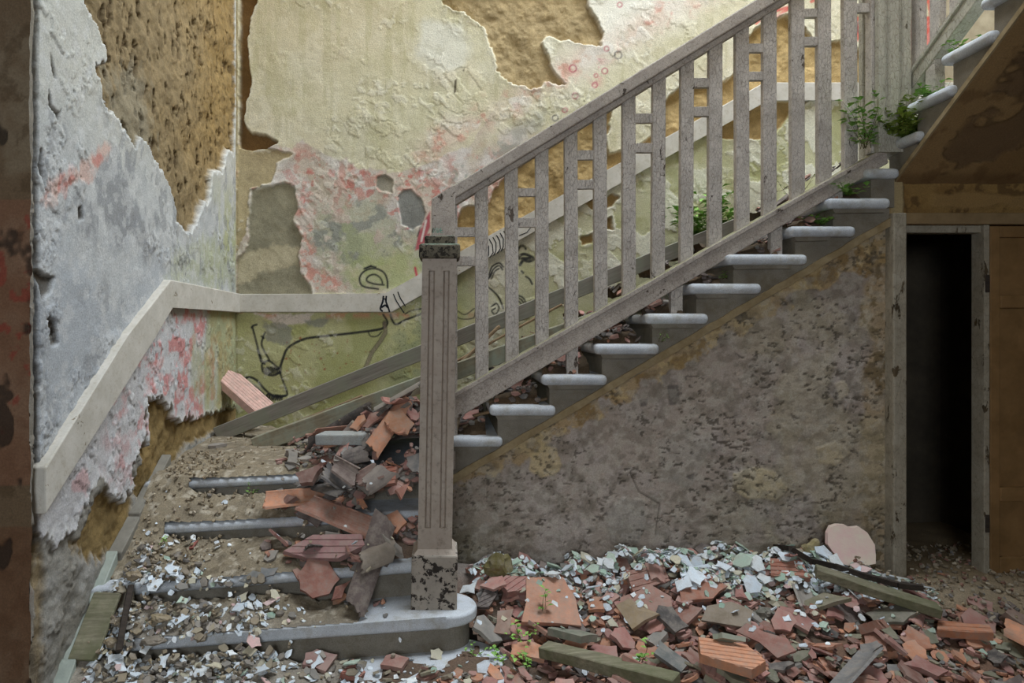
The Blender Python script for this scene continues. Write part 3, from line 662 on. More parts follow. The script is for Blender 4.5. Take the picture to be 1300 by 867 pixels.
cd, hd = paint_door(XX, ZZ)
wall_right = link('wall_right', grid_mesh('wall_right', np.stack([XX, YM - .01 - hd, ZZ], -1), nu, nv, cd), None, M['wall_soft'])
tag(wall_right, 'shaded brown plaster wall around the dark doorway under the upper flight', 'wall', None, 'structure')
bm = bmesh.new()
box(bm, U1 - .02, 4.4, YM + .01, YM + .2, ZP(284, YM), ZP(226, YM)); box(bm, U1 - .02, DJ0 + .02, YM + .01, YM + .2, -.1, ZP(284, YM)); box(bm, 3.7, 4.4, YM - .01, YM + .2, -.1, ZP(284, YM))
bobj('masonry', bm, M['hall'], wall_right)

# ----- rest of the shell (seen only in reflected light): hall, added roof slab, floor
bm = bmesh.new(); box(bm, -3.2, 4.6, -3.2, WB + .4, -.3, -.1)
tag(bobj('floor', bm, M['floor']), 'dusty ground floor buried under rubble', 'floor', None, 'structure')
bm = bmesh.new(); box(bm, -3.2, 4.6, -3.2, 2.42, 3.42, 3.7)
tag(bobj('ceiling', bm, M['hall']), 'upper floor slab over the entrance hall', 'ceiling', None, 'structure')
bm = bmesh.new(); box(bm, -3.3, -3.05, -3.2, Y0, -.1, 3.45); box(bm, -3.05, XL - .5, Y0 - .12, Y0 + .1, -.1, 3.45)
tag(bobj('wall_near_left', bm, M['hall']), 'old plaster wall of the hall on the near left', 'wall', None, 'structure')
bm = bmesh.new(); box(bm, 4.4, 4.6, -3.2, WB + .3, -.1, 7.5)
tag(bobj('wall_far_right', bm, M['hall']), 'plain old plaster wall beyond the upper flight', 'wall', None, 'structure')
bm = bmesh.new(); box(bm, -3.2, -1.2, -3.2, -3, -.1, 3.45); box(bm, .4, 4.6, -3.2, -3, -.1, 3.45); box(bm, -1.2, .4, -3.2, -3, -.1, 1.55); box(bm, -1.2, .4, -3.2, -3, 3.05, 3.45)  # opening is added to let weak fill light reach the fronts
tag(bobj('wall_behind', bm, M['hall']), 'hall wall with an added unseen opening that fills light onto the stairs', 'wall', None, 'structure')
bm = bmesh.new(); box(bm, -3.2, 4.6, 2.2, 2.42, 3.7, 7.5)
tag(bobj('wall_upper', bm, M['hall']), 'upper storey wall over the hall opening', 'wall', None, 'structure')

bm = bmesh.new(); box(bm, -3.2, -0.0, 2.2, WB + .4, 7.5, 7.7)  # unseen slab added to keep sky light to the right side
tag(bobj('ceiling', bm, M['hall']), 'added unseen roof slab shading the left part of the stairwell', 'ceiling', None, 'structure')
# ----- dado rails
bm = bmesh.new(); yb = WB
P = lambda a, b: (XP(a, yb), ZP(b, yb))
prism(bm, [P(299, 373.5), P(490, 373.5), P(968, 106.5), P(1250, 106.5), P(1250, 127.5), P(972, 128.5), P(498, 396.5), P(299, 396.5)], 'y', yb - .035, yb + .03)
bevel_all(bm, .006, 2)
dado = tag(bobj('trim_1', bm, M['dado']), 'white dado rail along the back wall rising with the stairs', 'dado rail', None, 'structure')
def ribbon(bm, pts, wd, Y):
    """flat paint stroke on a plane Y = const, pts in (x, z)"""
    vs = []
    for i, p in enumerate(pts):
        a = Vector(pts[max(0, i - 1)]); b_ = Vector(pts[min(len(pts) - 1, i + 1)]); t = (b_ - a).normalized(); nrm = Vector((-t.y, t.x)) * wd / 2
        vs.append((bm.verts.new((p[0] + nrm.x, Y, p[1] + nrm.y)), bm.verts.new((p[0] - nrm.x, Y, p[1] - nrm.y))))
    for i in range(len(vs) - 1): bm.faces.new((vs[i][0], vs[i][1], vs[i + 1][1], vs[i + 1][0]))
bm = bmesh.new()
zz = lambda pts: [P(300 + a / 4.333, 330 + b / 4.333) for a, b in pts]
yr = yb - .0362
for pts, wd in ((zz([(812, 198), (808, 230), (795, 268), (808, 284)]), .013), (zz([(828, 198), (826, 230), (838, 262), (846, 288)]), .012), (zz([(800, 262), (822, 250), (836, 262)]), .014),
                (zz([(866, 188), (880, 222), (905, 262), (925, 292)]), .008), (zz([(890, 176), (905, 212), (932, 256)]), .008), (zz([(814, 215), (828, 218)]), .01)):
    ribbon(bm, curve(pts), wd, yr)
for k in range(8):
    a = 618 + k * 4.6; b = 334 - k * 4.6 * .56
    ribbon(bm, [P(a - 2, b - 26 - 1), P(a + 2, b - 20), P(a + 2 + (k % 2), b - 10), P(a - 1, b - 4)], .0075, yr)
ribbon(bm, [P(658, 300), P(668, 296), P(676, 286)], .006, yr)
bobj('paint_stroke', bm, M['ink'], dado)
bm = bmesh.new()
prism(bm, [(WB, 1.713), (3.643, 1.733), (3.149, 1.437), (2.50, .955), (2.50, .78), (3.45, 1.428), (3.663, 1.588), (WB, 1.575)], 'x', XL - .03, XL + .04)
bevel_all(bm, .006, 2)
tag(bobj('trim_2', bm, M['dado']), 'white dado rail sloping down the left wall beside the lower steps', 'dado rail', None, 'structure')
# ----- glazed skirting along the lower steps, left
sk = empty('baseboard_left', (XL, 2.7, 0), 'row of pale green and dusty skirting tiles at the foot of the left wall', 'skirting', None, 'structure')
def skz(y): return float(np.interp(y, [2.5, 2.761, 3.03, 3.72, 4.0], [-.2, .05, .29, .68, .8]))
y = 2.52; k = 0
while y < 3.55:
    y2 = y + (.2 if k != 1 else .17)
    bm = bmesh.new(); prism(bm, [(y + .004, skz(y) - .06), (y2 - .004, skz(y2) - .06), (y2 - .004, skz(y2) + .125 - .012 * (k % 2)), (y + .004, skz(y) + .125 - .012 * (k % 2))], 'x', XL - .03, XL + .035 - .006 * (k % 3))
    bevel_all(bm, .004, 1)
    o = bobj('skirting_tile', bm, M['skirt'] if k < 3 else M['skirt_dusty'], sk)
    y = y2; k += 1

# ----- doorway
door = empty('door_1', (DJ1, W, 0), 'grey door frame and brown panelled door leaf beside the dark opening', 'door', None, 'structure')
bm = bmesh.new(); box(bm, DJ0, DJ1, W - .03, W + .12, -.08, ZP(271, W), .008); bobj('door_jamb', bm, M['frame'], door)
bm = bmesh.new(); box(bm, DJ0 + .01, 3.72, W - .015, W + .1, ZP(285, W), ZP(270.5, W), .006); bobj('door_head', bm, M['lintel'], door)
bm = bmesh.new(); box(bm, DJ1 - .01, DO1 + .04, W + .03, W + .1, ZP(294.5, W), ZP(284.5, W), .004); bobj('door_stop', bm, M['frame'], door)
bm = bmesh.new(); box(bm, DO1 + .002, XP(1257.5, W), W + .005, W + .1, -.06, ZP(285, W), .004); bobj('door_edge', bm, M['frame'], door)
lx0, lx1 = XP(1258.5, W), 3.68
leaf = bobj('door_leaf', (lambda b_: (box(b_, lx0, lx1, W + .03, W + .06, -.04, ZP(286, W)), b_)[1])(bmesh.new()), M['door'], door)
def lf(name, x0, x1, y0, y1, dy, bev=.006):
    bm = bmesh.new(); box(bm, XP(x0, W), XP(x1, W) if x1 < 1400 else lx1, W + .03 - dy, W + .04, ZP(y1, W), ZP(y0, W), bev); bobj(name, bm, M['door'], leaf)
lf('stile', 1258.6, 1271.5, 286.5, 742, .022); lf('rail', 1271, 1999, 286.5, 301, .022); lf('rail', 1270.5, 1999, 374.5, 391, .03); lf('rail', 1270.5, 1999, 619, 637, .03); lf('rail', 1271, 1999, 708, 745, .022)
bm = bmesh.new()
for zc in (ZP(360, W), ZP(665, W)): box(bm, XP(1251.5, W), XP(1257, W), W + .0, W + .02, zc - .05, zc + .05, .003)
bobj('hinge', bm, M['stick'], door)
# room behind it; its shade is put into the dark wall colour
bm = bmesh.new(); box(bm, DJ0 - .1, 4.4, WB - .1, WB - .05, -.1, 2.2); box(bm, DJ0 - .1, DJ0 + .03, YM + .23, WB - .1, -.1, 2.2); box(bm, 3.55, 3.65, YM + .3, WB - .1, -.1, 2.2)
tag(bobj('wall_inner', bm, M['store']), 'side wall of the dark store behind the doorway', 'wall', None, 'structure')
# ================================================================= STAIRS
Z1 = [0.0, .17, .34, .51, .68]
# front edges of the lower steps as (X, Y) left and right, as they are worn and splayed in the photograph
FRONT = {1: ((-1.30, 2.805), (.0, 3.022)), 2: ((-1.198, 2.996), (-.163, 3.223)), 3: ((-1.263, 3.302), (-.255, 3.496)), 4: ((-1.335, 3.49), (-.663, 3.638))}
def fronty(n, x):
    if n == 0: return 2.62 + .05 * x
    if n > 4: return 9.0
    (a, b), (c_, d) = FRONT[n]
    return b + (d - b) / (c_ - a) * (x - a)
def arc(cx, cy, r, a0, a1, n): return [(cx + r * math.cos(math.radians(a0 + (a1 - a0) * i / n)), cy + r * math.sin(math.radians(a0 + (a1 - a0) * i / n))) for i in range(n + 1)]
low = empty('staircase', (-.75, 3.3, 0), 'short lower flight of granite steps half buried in sand and broken tiles', 'stairs')
def bull(front_l, front_r, cx, r, back):
    cy = front_r + r
    return [(XL - .02, front_l), (cx, front_r)] + arc(cx, cy, r, -90, 90, 16) + [(cx - .001, back), (XL - .02, back)]
# bottom plinth and first step with their rounded ends round the newel post
bm = slab([(XL - .02, fronty(0, XL))] + [(.02, fronty(0, 0))] + arc(.02, fronty(0, 0) + .29, .29, -90, 90, 16) + [(.02, 3.3), (XL - .02, 3.3)], -.16, 0, .02)
bobj('step', bm, M['stone'], low, False)
bm = slab(bull(fronty(1, XL), 3.022, .005, .145, 3.6), .115, .17, .0265, 5); bobj('step', bm, M['stone'], low)
t1 = low.children[-1]
bm = bmesh.new(); prism(bm, bull(fronty(1, XL) + .035, 3.022 + .035, 0, .115, 3.6), 'z', -.01, .118); bobj('riser', bm, M['stone_shaded'], t1)
for n in (2, 3, 4):
    xr = .0; back = 3.62 if n == 2 else (3.8 if n == 3 else WB)
    poly = [(XL - .02, fronty(n, XL)), (xr, fronty(n, xr)), (xr, back), (XL - .02, back)]
    bm = slab(poly, Z1[n] - .055, Z1[n], .0265, 5); st = bobj('step', bm, M['stone'], low)
    bm = bmesh.new(); prism(bm, [(XL - .02, fronty(n, XL) + .035), (xr - .02, fronty(n, xr) + .035), (xr - .02, back), (XL - .02, back)], 'z', Z1[n] - .2, Z1[n] - .05)
    bobj('riser', bm, M['stone_shaded'], st)
for me in {o.data for o in low.children}: me.polygons.foreach_set('use_smooth', [True] * len(me.polygons))

mid_st = empty('staircase', (1.2, 4.3, .68), 'middle flight of granite steps climbing right behind the slatted balustrade', 'stairs')
NL = [556, 621, 687, 754, 818, 874, 921, 1000, 1048]
NR = [638, 705, 770, 836, 898, 965, 1023, 1084, 1128]
NT = [553.5, 514, 475.5, 436.5, 398, 360, 323, 287.5, 252]
ZM = [ZP(t, W) for t in NT]; XM = [XP(a, W) for a in NL]
for i in range(9):
    a, r_, t = NL[i], NR[i], NT[i]
    bm = bmesh.new(); box(bm, XP(a, W), XP(r_, W), W - .03, WB - .03, ZP(t + 13.5, W), ZP(t, W))
    bevel_all(bm, .026, 5); st = bobj('step', bm, M['stone'], mid_st, True)
    bm = bmesh.new(); bx0 = a + 11; bx1 = NL[i + 1] + 11 if i < 8 else 1131
    prism(bm, [(XP(bx0, W), ZP(t + 12, W)), (XP(bx1, W), ZP(t + 12, W)), (XP(bx1, W), ZP(max(LINE(bx1) + 10, t + 22), W)), (XP(bx0, W), ZP(LINE(bx0) + 10, W))], 'y', W + .012, WB - .03)
    bobj('riser', bm, M['stone_shaded'], st)
    bm = bmesh.new(); prism(bm, [(XP(bx0 - 4, W), ZP(t + 12, W)), (XP(bx1 - 6, W), ZP(t + 12, W)), (XP(bx1 - 9, W), ZP(t + 18, W)), (XP(bx0, W), ZP(t + 19, W))], 'y', W - .008, WB - .03)
    bobj('moulding', bm, M['stone_shaded'], st)
bm = bmesh.new()
prism(bm, [(XP(572, W), ZP(LINE(572) - 1, W)), (XP(1131, W), ZP(LINE(1131) - 1, W)), (XP(1131, W), ZP(LINE(1131) + 9, W)), (XP(572, W), ZP(LINE(572) + 9, W))], 'y', W - .004, YM + .1)
bmesh.ops.subdivide_edges(bm, edges=[e for e in bm.edges if e.calc_length() > 1], cuts=60); rough(bm, .006, 14)
bobj('mortar_fillet', bm, M['mortar'], mid_st)

up_st = empty('staircase', (3.2, 3.4, 2.37), 'upper flight of granite steps rising towards the viewer above the dark doorway', 'stairs')
ZL = EYE + .887
bm = bmesh.new(); box(bm, XP(1098, W), X3 - .005, W - .02, WB - .02, ZL - .06, ZL, .0265, 5); box(bm, X3 - .02, 4.39, YM + .03, WB - .02, ZL - .06, ZL)
st = bobj('landing', bm, M['stone'], up_st)
bm = bmesh.new(); box(bm, XP(1108, W), X3 - .02, W + .015, WB - .02, ZL - .22, ZL - .05); box(bm, X3 - .02, 4.39, YM + .03, WB - .02, ZL - .16, ZL - .05); bobj('landing_slab', bm, M['stone_shaded'], st)
SOF = lambda y: EYE + .80 + .69 * (YM - y)
NF = [3.951, 3.717, 3.459, 3.204, 2.95, 2.70, 2.45]
for k in range(7):
    z = EYE + 1.053 + .166 * k; yf = NF[k]; yn = yf - .33
    bm = bmesh.new(); box(bm, X3 - .03, 4.38, yn, yf, z - .058, z); bevel_all(bm, .027, 5); st = bobj('step', bm, M['stone'], up_st, True)
    yb0 = yf - .045
    bm = bmesh.new(); prism(bm, [(yb0, z - .05), (yn + .01, z - .05), (yn + .01, SOF(yn + .01) + .01), (yb0, max(SOF(min(yb0, YM)) + .01, z - .24))], 'x', X3 + .012, 4.38); bobj('riser', bm, M['stone_shaded'], st)
# plastered soffit slab under the upper flight
def paint_soff(u, v):
    mid = fbm(u, v, 50, 5, 501); sp = fbm(u, v, 16, 5, 502); e = (fbm(u, v, 24, 5, 503) - .5) * 40
    c = np.tile(lin((150, 120, 80)), (len(u), 1)); put(c, sstep(.45, .6, mid) * .6, (128, 98, 60)); put(c, sstep(.55, .68, sp) * .5, (104, 76, 46))
    d = fbm(u, v * 1.6, 70, 4, 507); m = sstep(.55, .57, d + e * .001) * sstep(X3 * 180 + 18, X3 * 180 + 30, u); put(c, m * .85, (112, 88, 62)); h = -m * .006 + (mid - .5) * .010
    lip = np.exp(-((d - .553) / .012) ** 2); put(c, lip * .6 * (u > X3 * 180 + 20), (60, 46, 30))
    put(c, sstep(18, 8, (YM * 180 - v)) * .5, (96, 70, 42)); return c, h
nu, nv = 200, 200
XX, YY = [a.ravel() for a in np.meshgrid(np.linspace(X3, 4.39, nu), np.linspace(2.2, YM, nv), indexing='ij')]
cs, hs = paint_soff(XX * 180, YY * 180)
tag(link('soffit', grid_mesh('soffit', np.stack([XX, YY, SOF(YY) - np.where(XX > X3 + .02, hs, 0)], -1) - np.array(up_st.location), nu, nv, cs), up_st, M['wall_soft']))
bm = bmesh.new(); prism(bm, [(YM, SOF(YM) - .0), (2.2, SOF(2.2) - .0), (2.2, SOF(2.2) + .03), (YM, SOF(YM) + .03)], 'x', X3 - .012, X3 + .012); rough(bm, .004, 9); bobj('soffit_edge', bm, M['mortar'], up_st)
bm = bmesh.new(); prism(bm, [(YM, SOF(YM) + .035), (2.2, SOF(2.2) + .035), (2.2, SOF(2.2) + .1), (YM, SOF(YM) + .1)], 'x', X3 + .014, 4.39); bobj('soffit_core', bm, M['masonry'], up_st)

# ================================================================= BALUSTRADES
YR = 3.86
rail = empty('balustrade', (-.03, 3.2, .17), 'grey peeling wooden balustrade with a fluted newel post along the middle flight', 'balustrade')
def R2(x, y): return (XP(x, YR), ZP(y, YR))
HT = lambda x: 239 - .615 * (x - 573); HB = lambda x: 261 - .611 * (x - 577)
BT = lambda x: 498 - .570 * (x - 577); BB = lambda x: 532 - .593 * (x - 577)
bm = bmesh.new(); prism(bm, [R2(566, HT(566) + 0), R2(1112, HT(1112)), R2(1112, HB(1112) - 7), R2(566, HB(566) - 7)], 'y', YR - .055, YR + .05); bevel_all(bm, .008, 2); hr = bobj('handrail', bm, M['rail'], rail)
bm = bmesh.new(); prism(bm, [R2(570, HB(570) - 9), R2(1112, HB(1112) - 9), R2(1112, HB(1112) + 1), R2(570, HB(570) + 1)], 'y', YR - .032, YR + .03); bevel_all(bm, .004, 1); bobj('moulding', bm, M['rail'], hr)
bm = bmesh.new(); prism(bm, [R2(566, BT(566) + 4), R2(1118, BT(1118) + 4), R2(1122, BB(1122)), R2(566, BB(566))], 'y', YR - .045, YR + .045); bevel_all(bm, .006, 2); br = bobj('bottom_rail', bm, M['rail'], rail)
bm = bmesh.new(); prism(bm, [R2(566, BT(566) - 1), R2(1116, BT(1116) - 1), R2(1117, BT(1117) + 6), R2(566, BT(566) + 6)], 'y', YR - .055, YR + .055); bevel_all(bm, .005, 2); bobj('moulding', bm, M['rail'], br)
PC = [611.4, 649.4, 687.7, 724.7, 761.7, 797.8, 835.3, 871, 907, 941.2, 975.8, 1011.2, 1045, 1077.8]
tilt = random.Random(4)
for i, xc in enumerate(PC):
    hw = 8.3 if xc < 900 else 8.5
    dx = tilt.uniform(-.8, .8)
    bm = bmesh.new()
    prism(bm, [R2(xc - hw + dx, HB(xc - hw) - 2), R2(xc + hw + dx, HB(xc + hw) - 2), R2(xc + hw - dx, BT(xc + hw) + 3), R2(xc - hw - dx, BT(xc - hw) + 3)], 'y', YR - .02, YR + .02)
    bevel_all(bm, .004, 1); bobj('baluster', bm, M['baluster'], rail)
def cross(xa, xb, ys):
    for ya, yb_ in ys:
        bm = bmesh.new(); prism(bm, [R2(xa, ya), R2(xb, ya - .3), R2(xb, yb_ - .3), R2(xa, yb_)], 'y', YR - .014, YR + .014); bevel_all(bm, .002, 1); bobj('crosspiece', bm, M['baluster'], rail)
cross(570, 606, [(289, 301), (325.5, 338)]); cross(655, 682, [(239.5, 250), (277, 289)]); cross(730, 757, [(191.5, 203.5), (229, 240.5)]); cross(804, 829, [(145, 157), (182.5, 194.5)])
cross(877, 901, [(100, 112), (136.5, 148.5)]); cross(948, 969, [(56.5, 67.5), (92, 103)]); cross(1018, 1038, [(12, 23), (48, 59.5)]); cross(1084, 1106, [(5.5, 17), (-32, -20)])
# posts that carry the bottom rail on the treads
for xc, ti in ((556, None), (660, None), (726, 2), (858, 4), (984, 6), (1060, 7)):
    if ti is None: continue
    bm = bmesh.new(); prism(bm, [R2(xc - 7.5, BB(xc - 7.5) - 4), R2(xc + 7, BB(xc + 7) - 4), (XP(xc + 7, YR), ZM[ti] - .003), (XP(xc - 7.5, YR), ZM[ti] - .003)], 'y', YR - .02, YR + .02); bobj('support_post', bm, M['baluster'], rail)
# corner post at the turn, over the landing
bm = bmesh.new(); prism(bm, [(XP(548, YR), .665), (XP(578, YR), .665), (XP(578, YR), ZP(HT(578) + 1, YR)), (XP(572, YR), ZP(HT(572), YR)), (XP(548, YR), ZP(254.5, YR))], 'y', YR - .06, YR + .055); bevel_all(bm, .006, 2)
cp = bobj('corner_post', bm, M['rail'], rail)
bm = bmesh.new(); prism(bm, [(XP(575, YR), .665), (XP(580.5, YR), .665), (XP(580.5, YR), ZP(262, YR)), (XP(575, YR), ZP(262, YR))], 'y', YR - .03, YR + .03); bobj('moulding', bm, M['baluster'], cp)
# short return from the corner post down to the newel
NX = -.034
bm = bmesh.new(); prism(bm, [(3.24, 1.53), (3.81, 1.85), (3.81, 1.93), (3.24, 1.61)], 'x', NX - .03, NX + .035); bobj('return_handrail', bm, M['rail'], rail)
bm = bmesh.new(); prism(bm, [(3.24, .50), (3.81, .84), (3.81, .95), (3.24, .61)], 'x', NX - .035, NX + .035); bobj('return_bottom_rail', bm, M['rail'], rail)
for yy in (3.42, 3.6):
    bm = bmesh.new(); zz0 = .50 + (yy - 3.24) * .6 + .08; box(bm, NX - .02, NX + .02, yy - .035, yy + .035, zz0, zz0 + .92); bobj('baluster', bm, M['baluster'], rail)
# newel post
def newel(parent, cx, cy, z0, zb, zs, hwb, hws, cap, lean, mats, base=True):
    p0 = len(parent.children)
    def sh(bm):
        for v in bm.verts: v.co.x += lean * (v.co.z - z0)
        return bm
    # fluted shaft: a square with two grooves on each face
    g_ = []
    def side(n):
        pts = [(-1, -1), (-.62, -1), (-.52, -.78), (-.34, -.78), (-.24, -1), (.24, -1), (.34, -.78), (.52, -.78), (.62, -1)]
        c_, s_ = [(1, 0), (0, 1), (-1, 0), (0, -1)][n]
        return [(cx + hws * (a * c_ - b * s_), cy + hws * (a * s_ + b * c_)) for a, b in pts]
    prof = sum((side(n) for n in range(4)), [])
    bm = bmesh.new(); prism(bm, prof, 'z', zb + .12, zs - .06)
    sq = lambda z_0, z_1: box(bm, cx - hws, cx + hws, cy - hws, cy + hws, z_0, z_1)
    sq(zb - .01, zb + .12); sq(zs - .06, zs); post = bobj('newel_post', sh(bm), mats[0], parent)
    if base:
        bm = bmesh.new(); box(bm, cx - hwb, cx + hwb, cy - hwb, cy + hwb, z0, zb, .008)
        top = [v for v in bm.verts if v.co.z > zb - .002]
        bobj('base_block', sh(bm), mats[1], post)
        bm = bmesh.new(); vs, fs = prism(bm, [(cx - hwb + .006, cy - hwb + .006), (cx + hwb - .006, cy - hwb + .006), (cx + hwb - .006, cy + hwb - .006), (cx - hwb + .006, cy + hwb - .006)], 'z', zb - .004, zb + .022)
        for v in bm.verts:
            if v.co.z > zb: v.co.x = cx + (v.co.x - cx) * .8; v.co.y = cy + (v.co.y - cy) * .8
        bobj('base_moulding', sh(bm), mats[0], post)
    if cap:
        bm = bmesh.new(); box(bm, cx - hws - .016, cx + hws + .016, cy - hws - .016, cy + hws + .016, zs - .004, zs + .066, .012, 3); cp_ = bobj('cap', sh(bm), mats[2], post)
        bm = bmesh.new(); box(bm, cx - hws * .9, cx + hws * .9, cy - hws * .9, cy + hws * .9, zs + .066, zs + .105, .006); bobj('cap_block', sh(bm), mats[2], cp_)
    return post
newel(rail, -.052, 3.2, .165, .42, 1.80, .107, .08, True, .016, (M['newel'], M['newel_base'], M['cap']))
# small scrawl in turquoise on the corner post
bm = bmesh.new()
for pts in ([(550, 297), (550, 291), (553, 297), (553, 291)], [(555, 297), (555, 291), (558, 293), (557, 296), (555, 297)], [(560.5, 291), (559.5, 291), (559.5, 297), (562, 297)], [(559.5, 294), (561.5, 294)]):
    ribbon(bm, [(XP(a, YR - .06), ZP(b - 1.5, YR - .06)) for a, b in pts], .0035, YR - .0612)
bobj('paint_scrawl', bm, M['turquoise'], cp)

rail2 = empty('balustrade', (2.55, 3.85, ZL), 'mossy grey upper balustrade with a wide newel at the top landing', 'balustrade')
newel(rail2, XP(1125.5, YR), YR + .02, ZL - .002, ZL + .1, 3.9, .09, .092, False, 0, (M['post_mossy'], M['post_mossy'], M['cap']), False)
bm = bmesh.new(); box(bm, XP(1102, YR), XP(1108, YR), YR - .03, YR + .03, ZP(196, YR), 3.9, .005); bobj('half_post', bm, M['baluster'], rail2)
XR2 = 2.69
RB = lambda y: EYE + 1.255 + .60 * (3.94 - y)
bm = bmesh.new(); prism(bm, [(3.94, RB(3.94)), (2.2, RB(2.2)), (2.2, RB(2.2) + .085), (3.94, RB(3.94) + .085)], 'x', XR2 - .04, XR2 + .04); bevel_all(bm, .006, 2); r2 = bobj('bottom_rail', bm, M['post_mossy'], rail2)
bm = bmesh.new(); prism(bm, [(3.94, RB(3.94) + .085), (2.2, RB(2.2) + .085), (2.2, RB(2.2) + .115), (3.94, RB(3.94) + .115)], 'x', XR2 - .05, XR2 + .05); bevel_all(bm, .004, 1); bobj('moulding', bm, M['post_mossy'], r2)
bm = bmesh.new(); prism(bm, [(3.94, RB(3.94) + 1.25), (2.2, RB(2.2) + 1.25), (2.2, RB(2.2) + 1.35), (3.94, RB(3.94) + 1.35)], 'x', XR2 - .05, XR2 + .05); bobj('handrail', bm, M['rail'], rail2)
for k in range(10):
    yc = 3.80 - .145 * k
    bm = bmesh.new(); prism(bm, [(yc + .037, RB(yc + .037) + .1), (yc - .037, RB(yc - .037) + .1), (yc - .037, RB(yc - .037) + 1.27), (yc + .037, RB(yc + .037) + 1.27)], 'x', XR2 - .02, XR2 + .02); bevel_all(bm, .003, 1); bobj('baluster', bm, M['baluster'], rail2)
bm = bmesh.new(); prism(bm, [(3.70, EYE + 1.216), (3.63, EYE + 1.216), (3.63, RB(3.63) + .02), (3.70, RB(3.70) + .02)], 'x', XR2 - .035, XR2 + .02); bobj('support_post', bm, M['baluster'], rail2)

for o in list(bpy.data.objects):
    if o.type == 'MESH' and o.name.split('.')[0] in ('step', 'landing'):
        o.data.polygons.foreach_set('use_smooth', [True] * len(o.data.polygons)); wn = o.modifiers.new('weighted', 'WEIGHTED_NORMAL'); wn.weight = 100
# ================================================================= SAND, RUBBLE AND LOOSE THINGS
CELL = .01; GX0, GY0 = -1.53, 2.25; GNX, GNY = 524, 264
gx = GX0 + CELL * (np.arange(GNX) + .5); gy = GY0 + CELL * (np.arange(GNY) + .5)
GX, GY = np.meshgrid(gx, gy, indexing='ij')
H0 = np.full(GX.shape, -.1)
pl_r = .29; pf = 2.62 + .05 * GX
H0 = np.where(((GX < .02) & (GY > pf)) | (np.hypot(GX - .02, GY - (2.621 + pl_r)) < pl_r), 0.0, H0)
fy1 = fronty(1, GX); H0 = np.where(((GX < 0) & (GY > fy1)) | (np.hypot(GX - .005, GY - 3.167) < .145), .17, H0)
for n in (2, 3, 4): H0 = np.where((GX < 0) & (GY > fronty(n, GX)), Z1[n], H0)
for i in range(9): H0 = np.where((GX > XM[i]) & (GY > W - .02), ZM[i], H0)
H0 = np.where((GX > XP(1098, W)) & (GX < 2.5) & (GY > W - .02), ZL, H0)
H0 = np.where((GX > 2.5), -.1, H0)
H0 = np.where((GX > XM[0]) & (GX < 0) & (GY > W - .02), np.maximum(H0, ZM[0]), H0)
nz = lambda s, o, sd: fbm(GX * 100, GY * 100, s, o, sd) - .5
# sand drift along the left wall
lineY = np.interp(GY, [2.3, 2.6, 2.80, 2.99, 3.29, 3.49, 3.9, 4.9], [-.1, .02, .15, .32, .535, .70, .74, .78])
wl_ = 1 - sstep(-1.50, -1.20, GX + nz(30, 4, 601) * .35)
fr = np.zeros(GX.shape)
for n in (0, 1, 2, 3):
    f0, f1 = fronty(n, GX), fronty(n + 1, GX)
    m = (GY > f0) & (GY <= f1); fr = np.where(m, (GY - f0) / np.maximum(f1 - f0, .05), fr)
thin = sstep(-.35, -.9, GX + nz(20, 4, 602) * .5)
th = (.004 + .009 * thin + .07 * fr * thin) * sstep(-.2, -.6, GX + nz(14, 3, 603) * .4)
land = (GY > fronty(4, GX)) & (GX < 0)
th = np.where(land, (.022 + .03 * sstep(3.55, 4.1, GY) + .03 * (nz(40, 4, 604) + .3)) * sstep(-.25, -.7, GX + nz(20, 3, 605) * .3), th)
dn = np.full(GX.shape, 9.)                                           # distance behind the nosing of the tread
for n in (1, 2, 3, 4):
    d_ = GY - fronty(n, GX); dn = np.where(d_ > -.004, d_, dn)
fe = sstep(.0, .07, dn)
sand = wl_ * lineY + (1 - wl_) * (H0 + .002 + th * fe) + (nz(8, 4, 606) * .016 + nz(3, 3, 607) * .008) * np.maximum(fe, wl_)
sand = np.where((GX < 0.0) & (GY > 2.5), sand, -9)
sand = np.where((H0 > -.05) & (th < .003) & (wl_ < .2), -9, sand)
# heap of tiles spilling down from the turn of the stairs
moundA = .13 * sstep(-.95, -.15, GX + nz(30, 3, 610) * .2) * sstep(3.62, 4.1, GY) * (GX < .05)
moundB = .13 * sstep(-.72, -.35, GX) * sstep(3.40, 3.62, GY) * (GX < 0) * (GY < 3.9)
moundC = .05 * sstep(-.75, -.4, GX) * sstep(3.2, 3.45, GY) * (GX < 0)
pile = np.where((moundA + moundB + moundC > .015) & (GX < 0), H0 + moundA + moundB + moundC + nz(16, 4, 611) * .05, -9)
# litter on the middle flight
flt = np.zeros(GX.shape); 
for i in range(9):
    x0 = XM[i]; x1 = XM[i + 1] if i < 8 else XP(1098, W)
    m = (GX > x0 + .03) & (GX <= x1 + .05) & (GY > W - .01)
    flt = np.where(m, (.02 + .07 * np.clip((GX - x0) / .3, 0, 1)) * sstep(W + .0, W + .16, GY + nz(8, 3, 612) * .1) + .10 * sstep(4.0, 4.3, GY) * sstep(1.9, 1.2, GX), flt)
litter = np.where(flt > .012, H0 + flt + nz(7, 4, 613) * .04, -9)
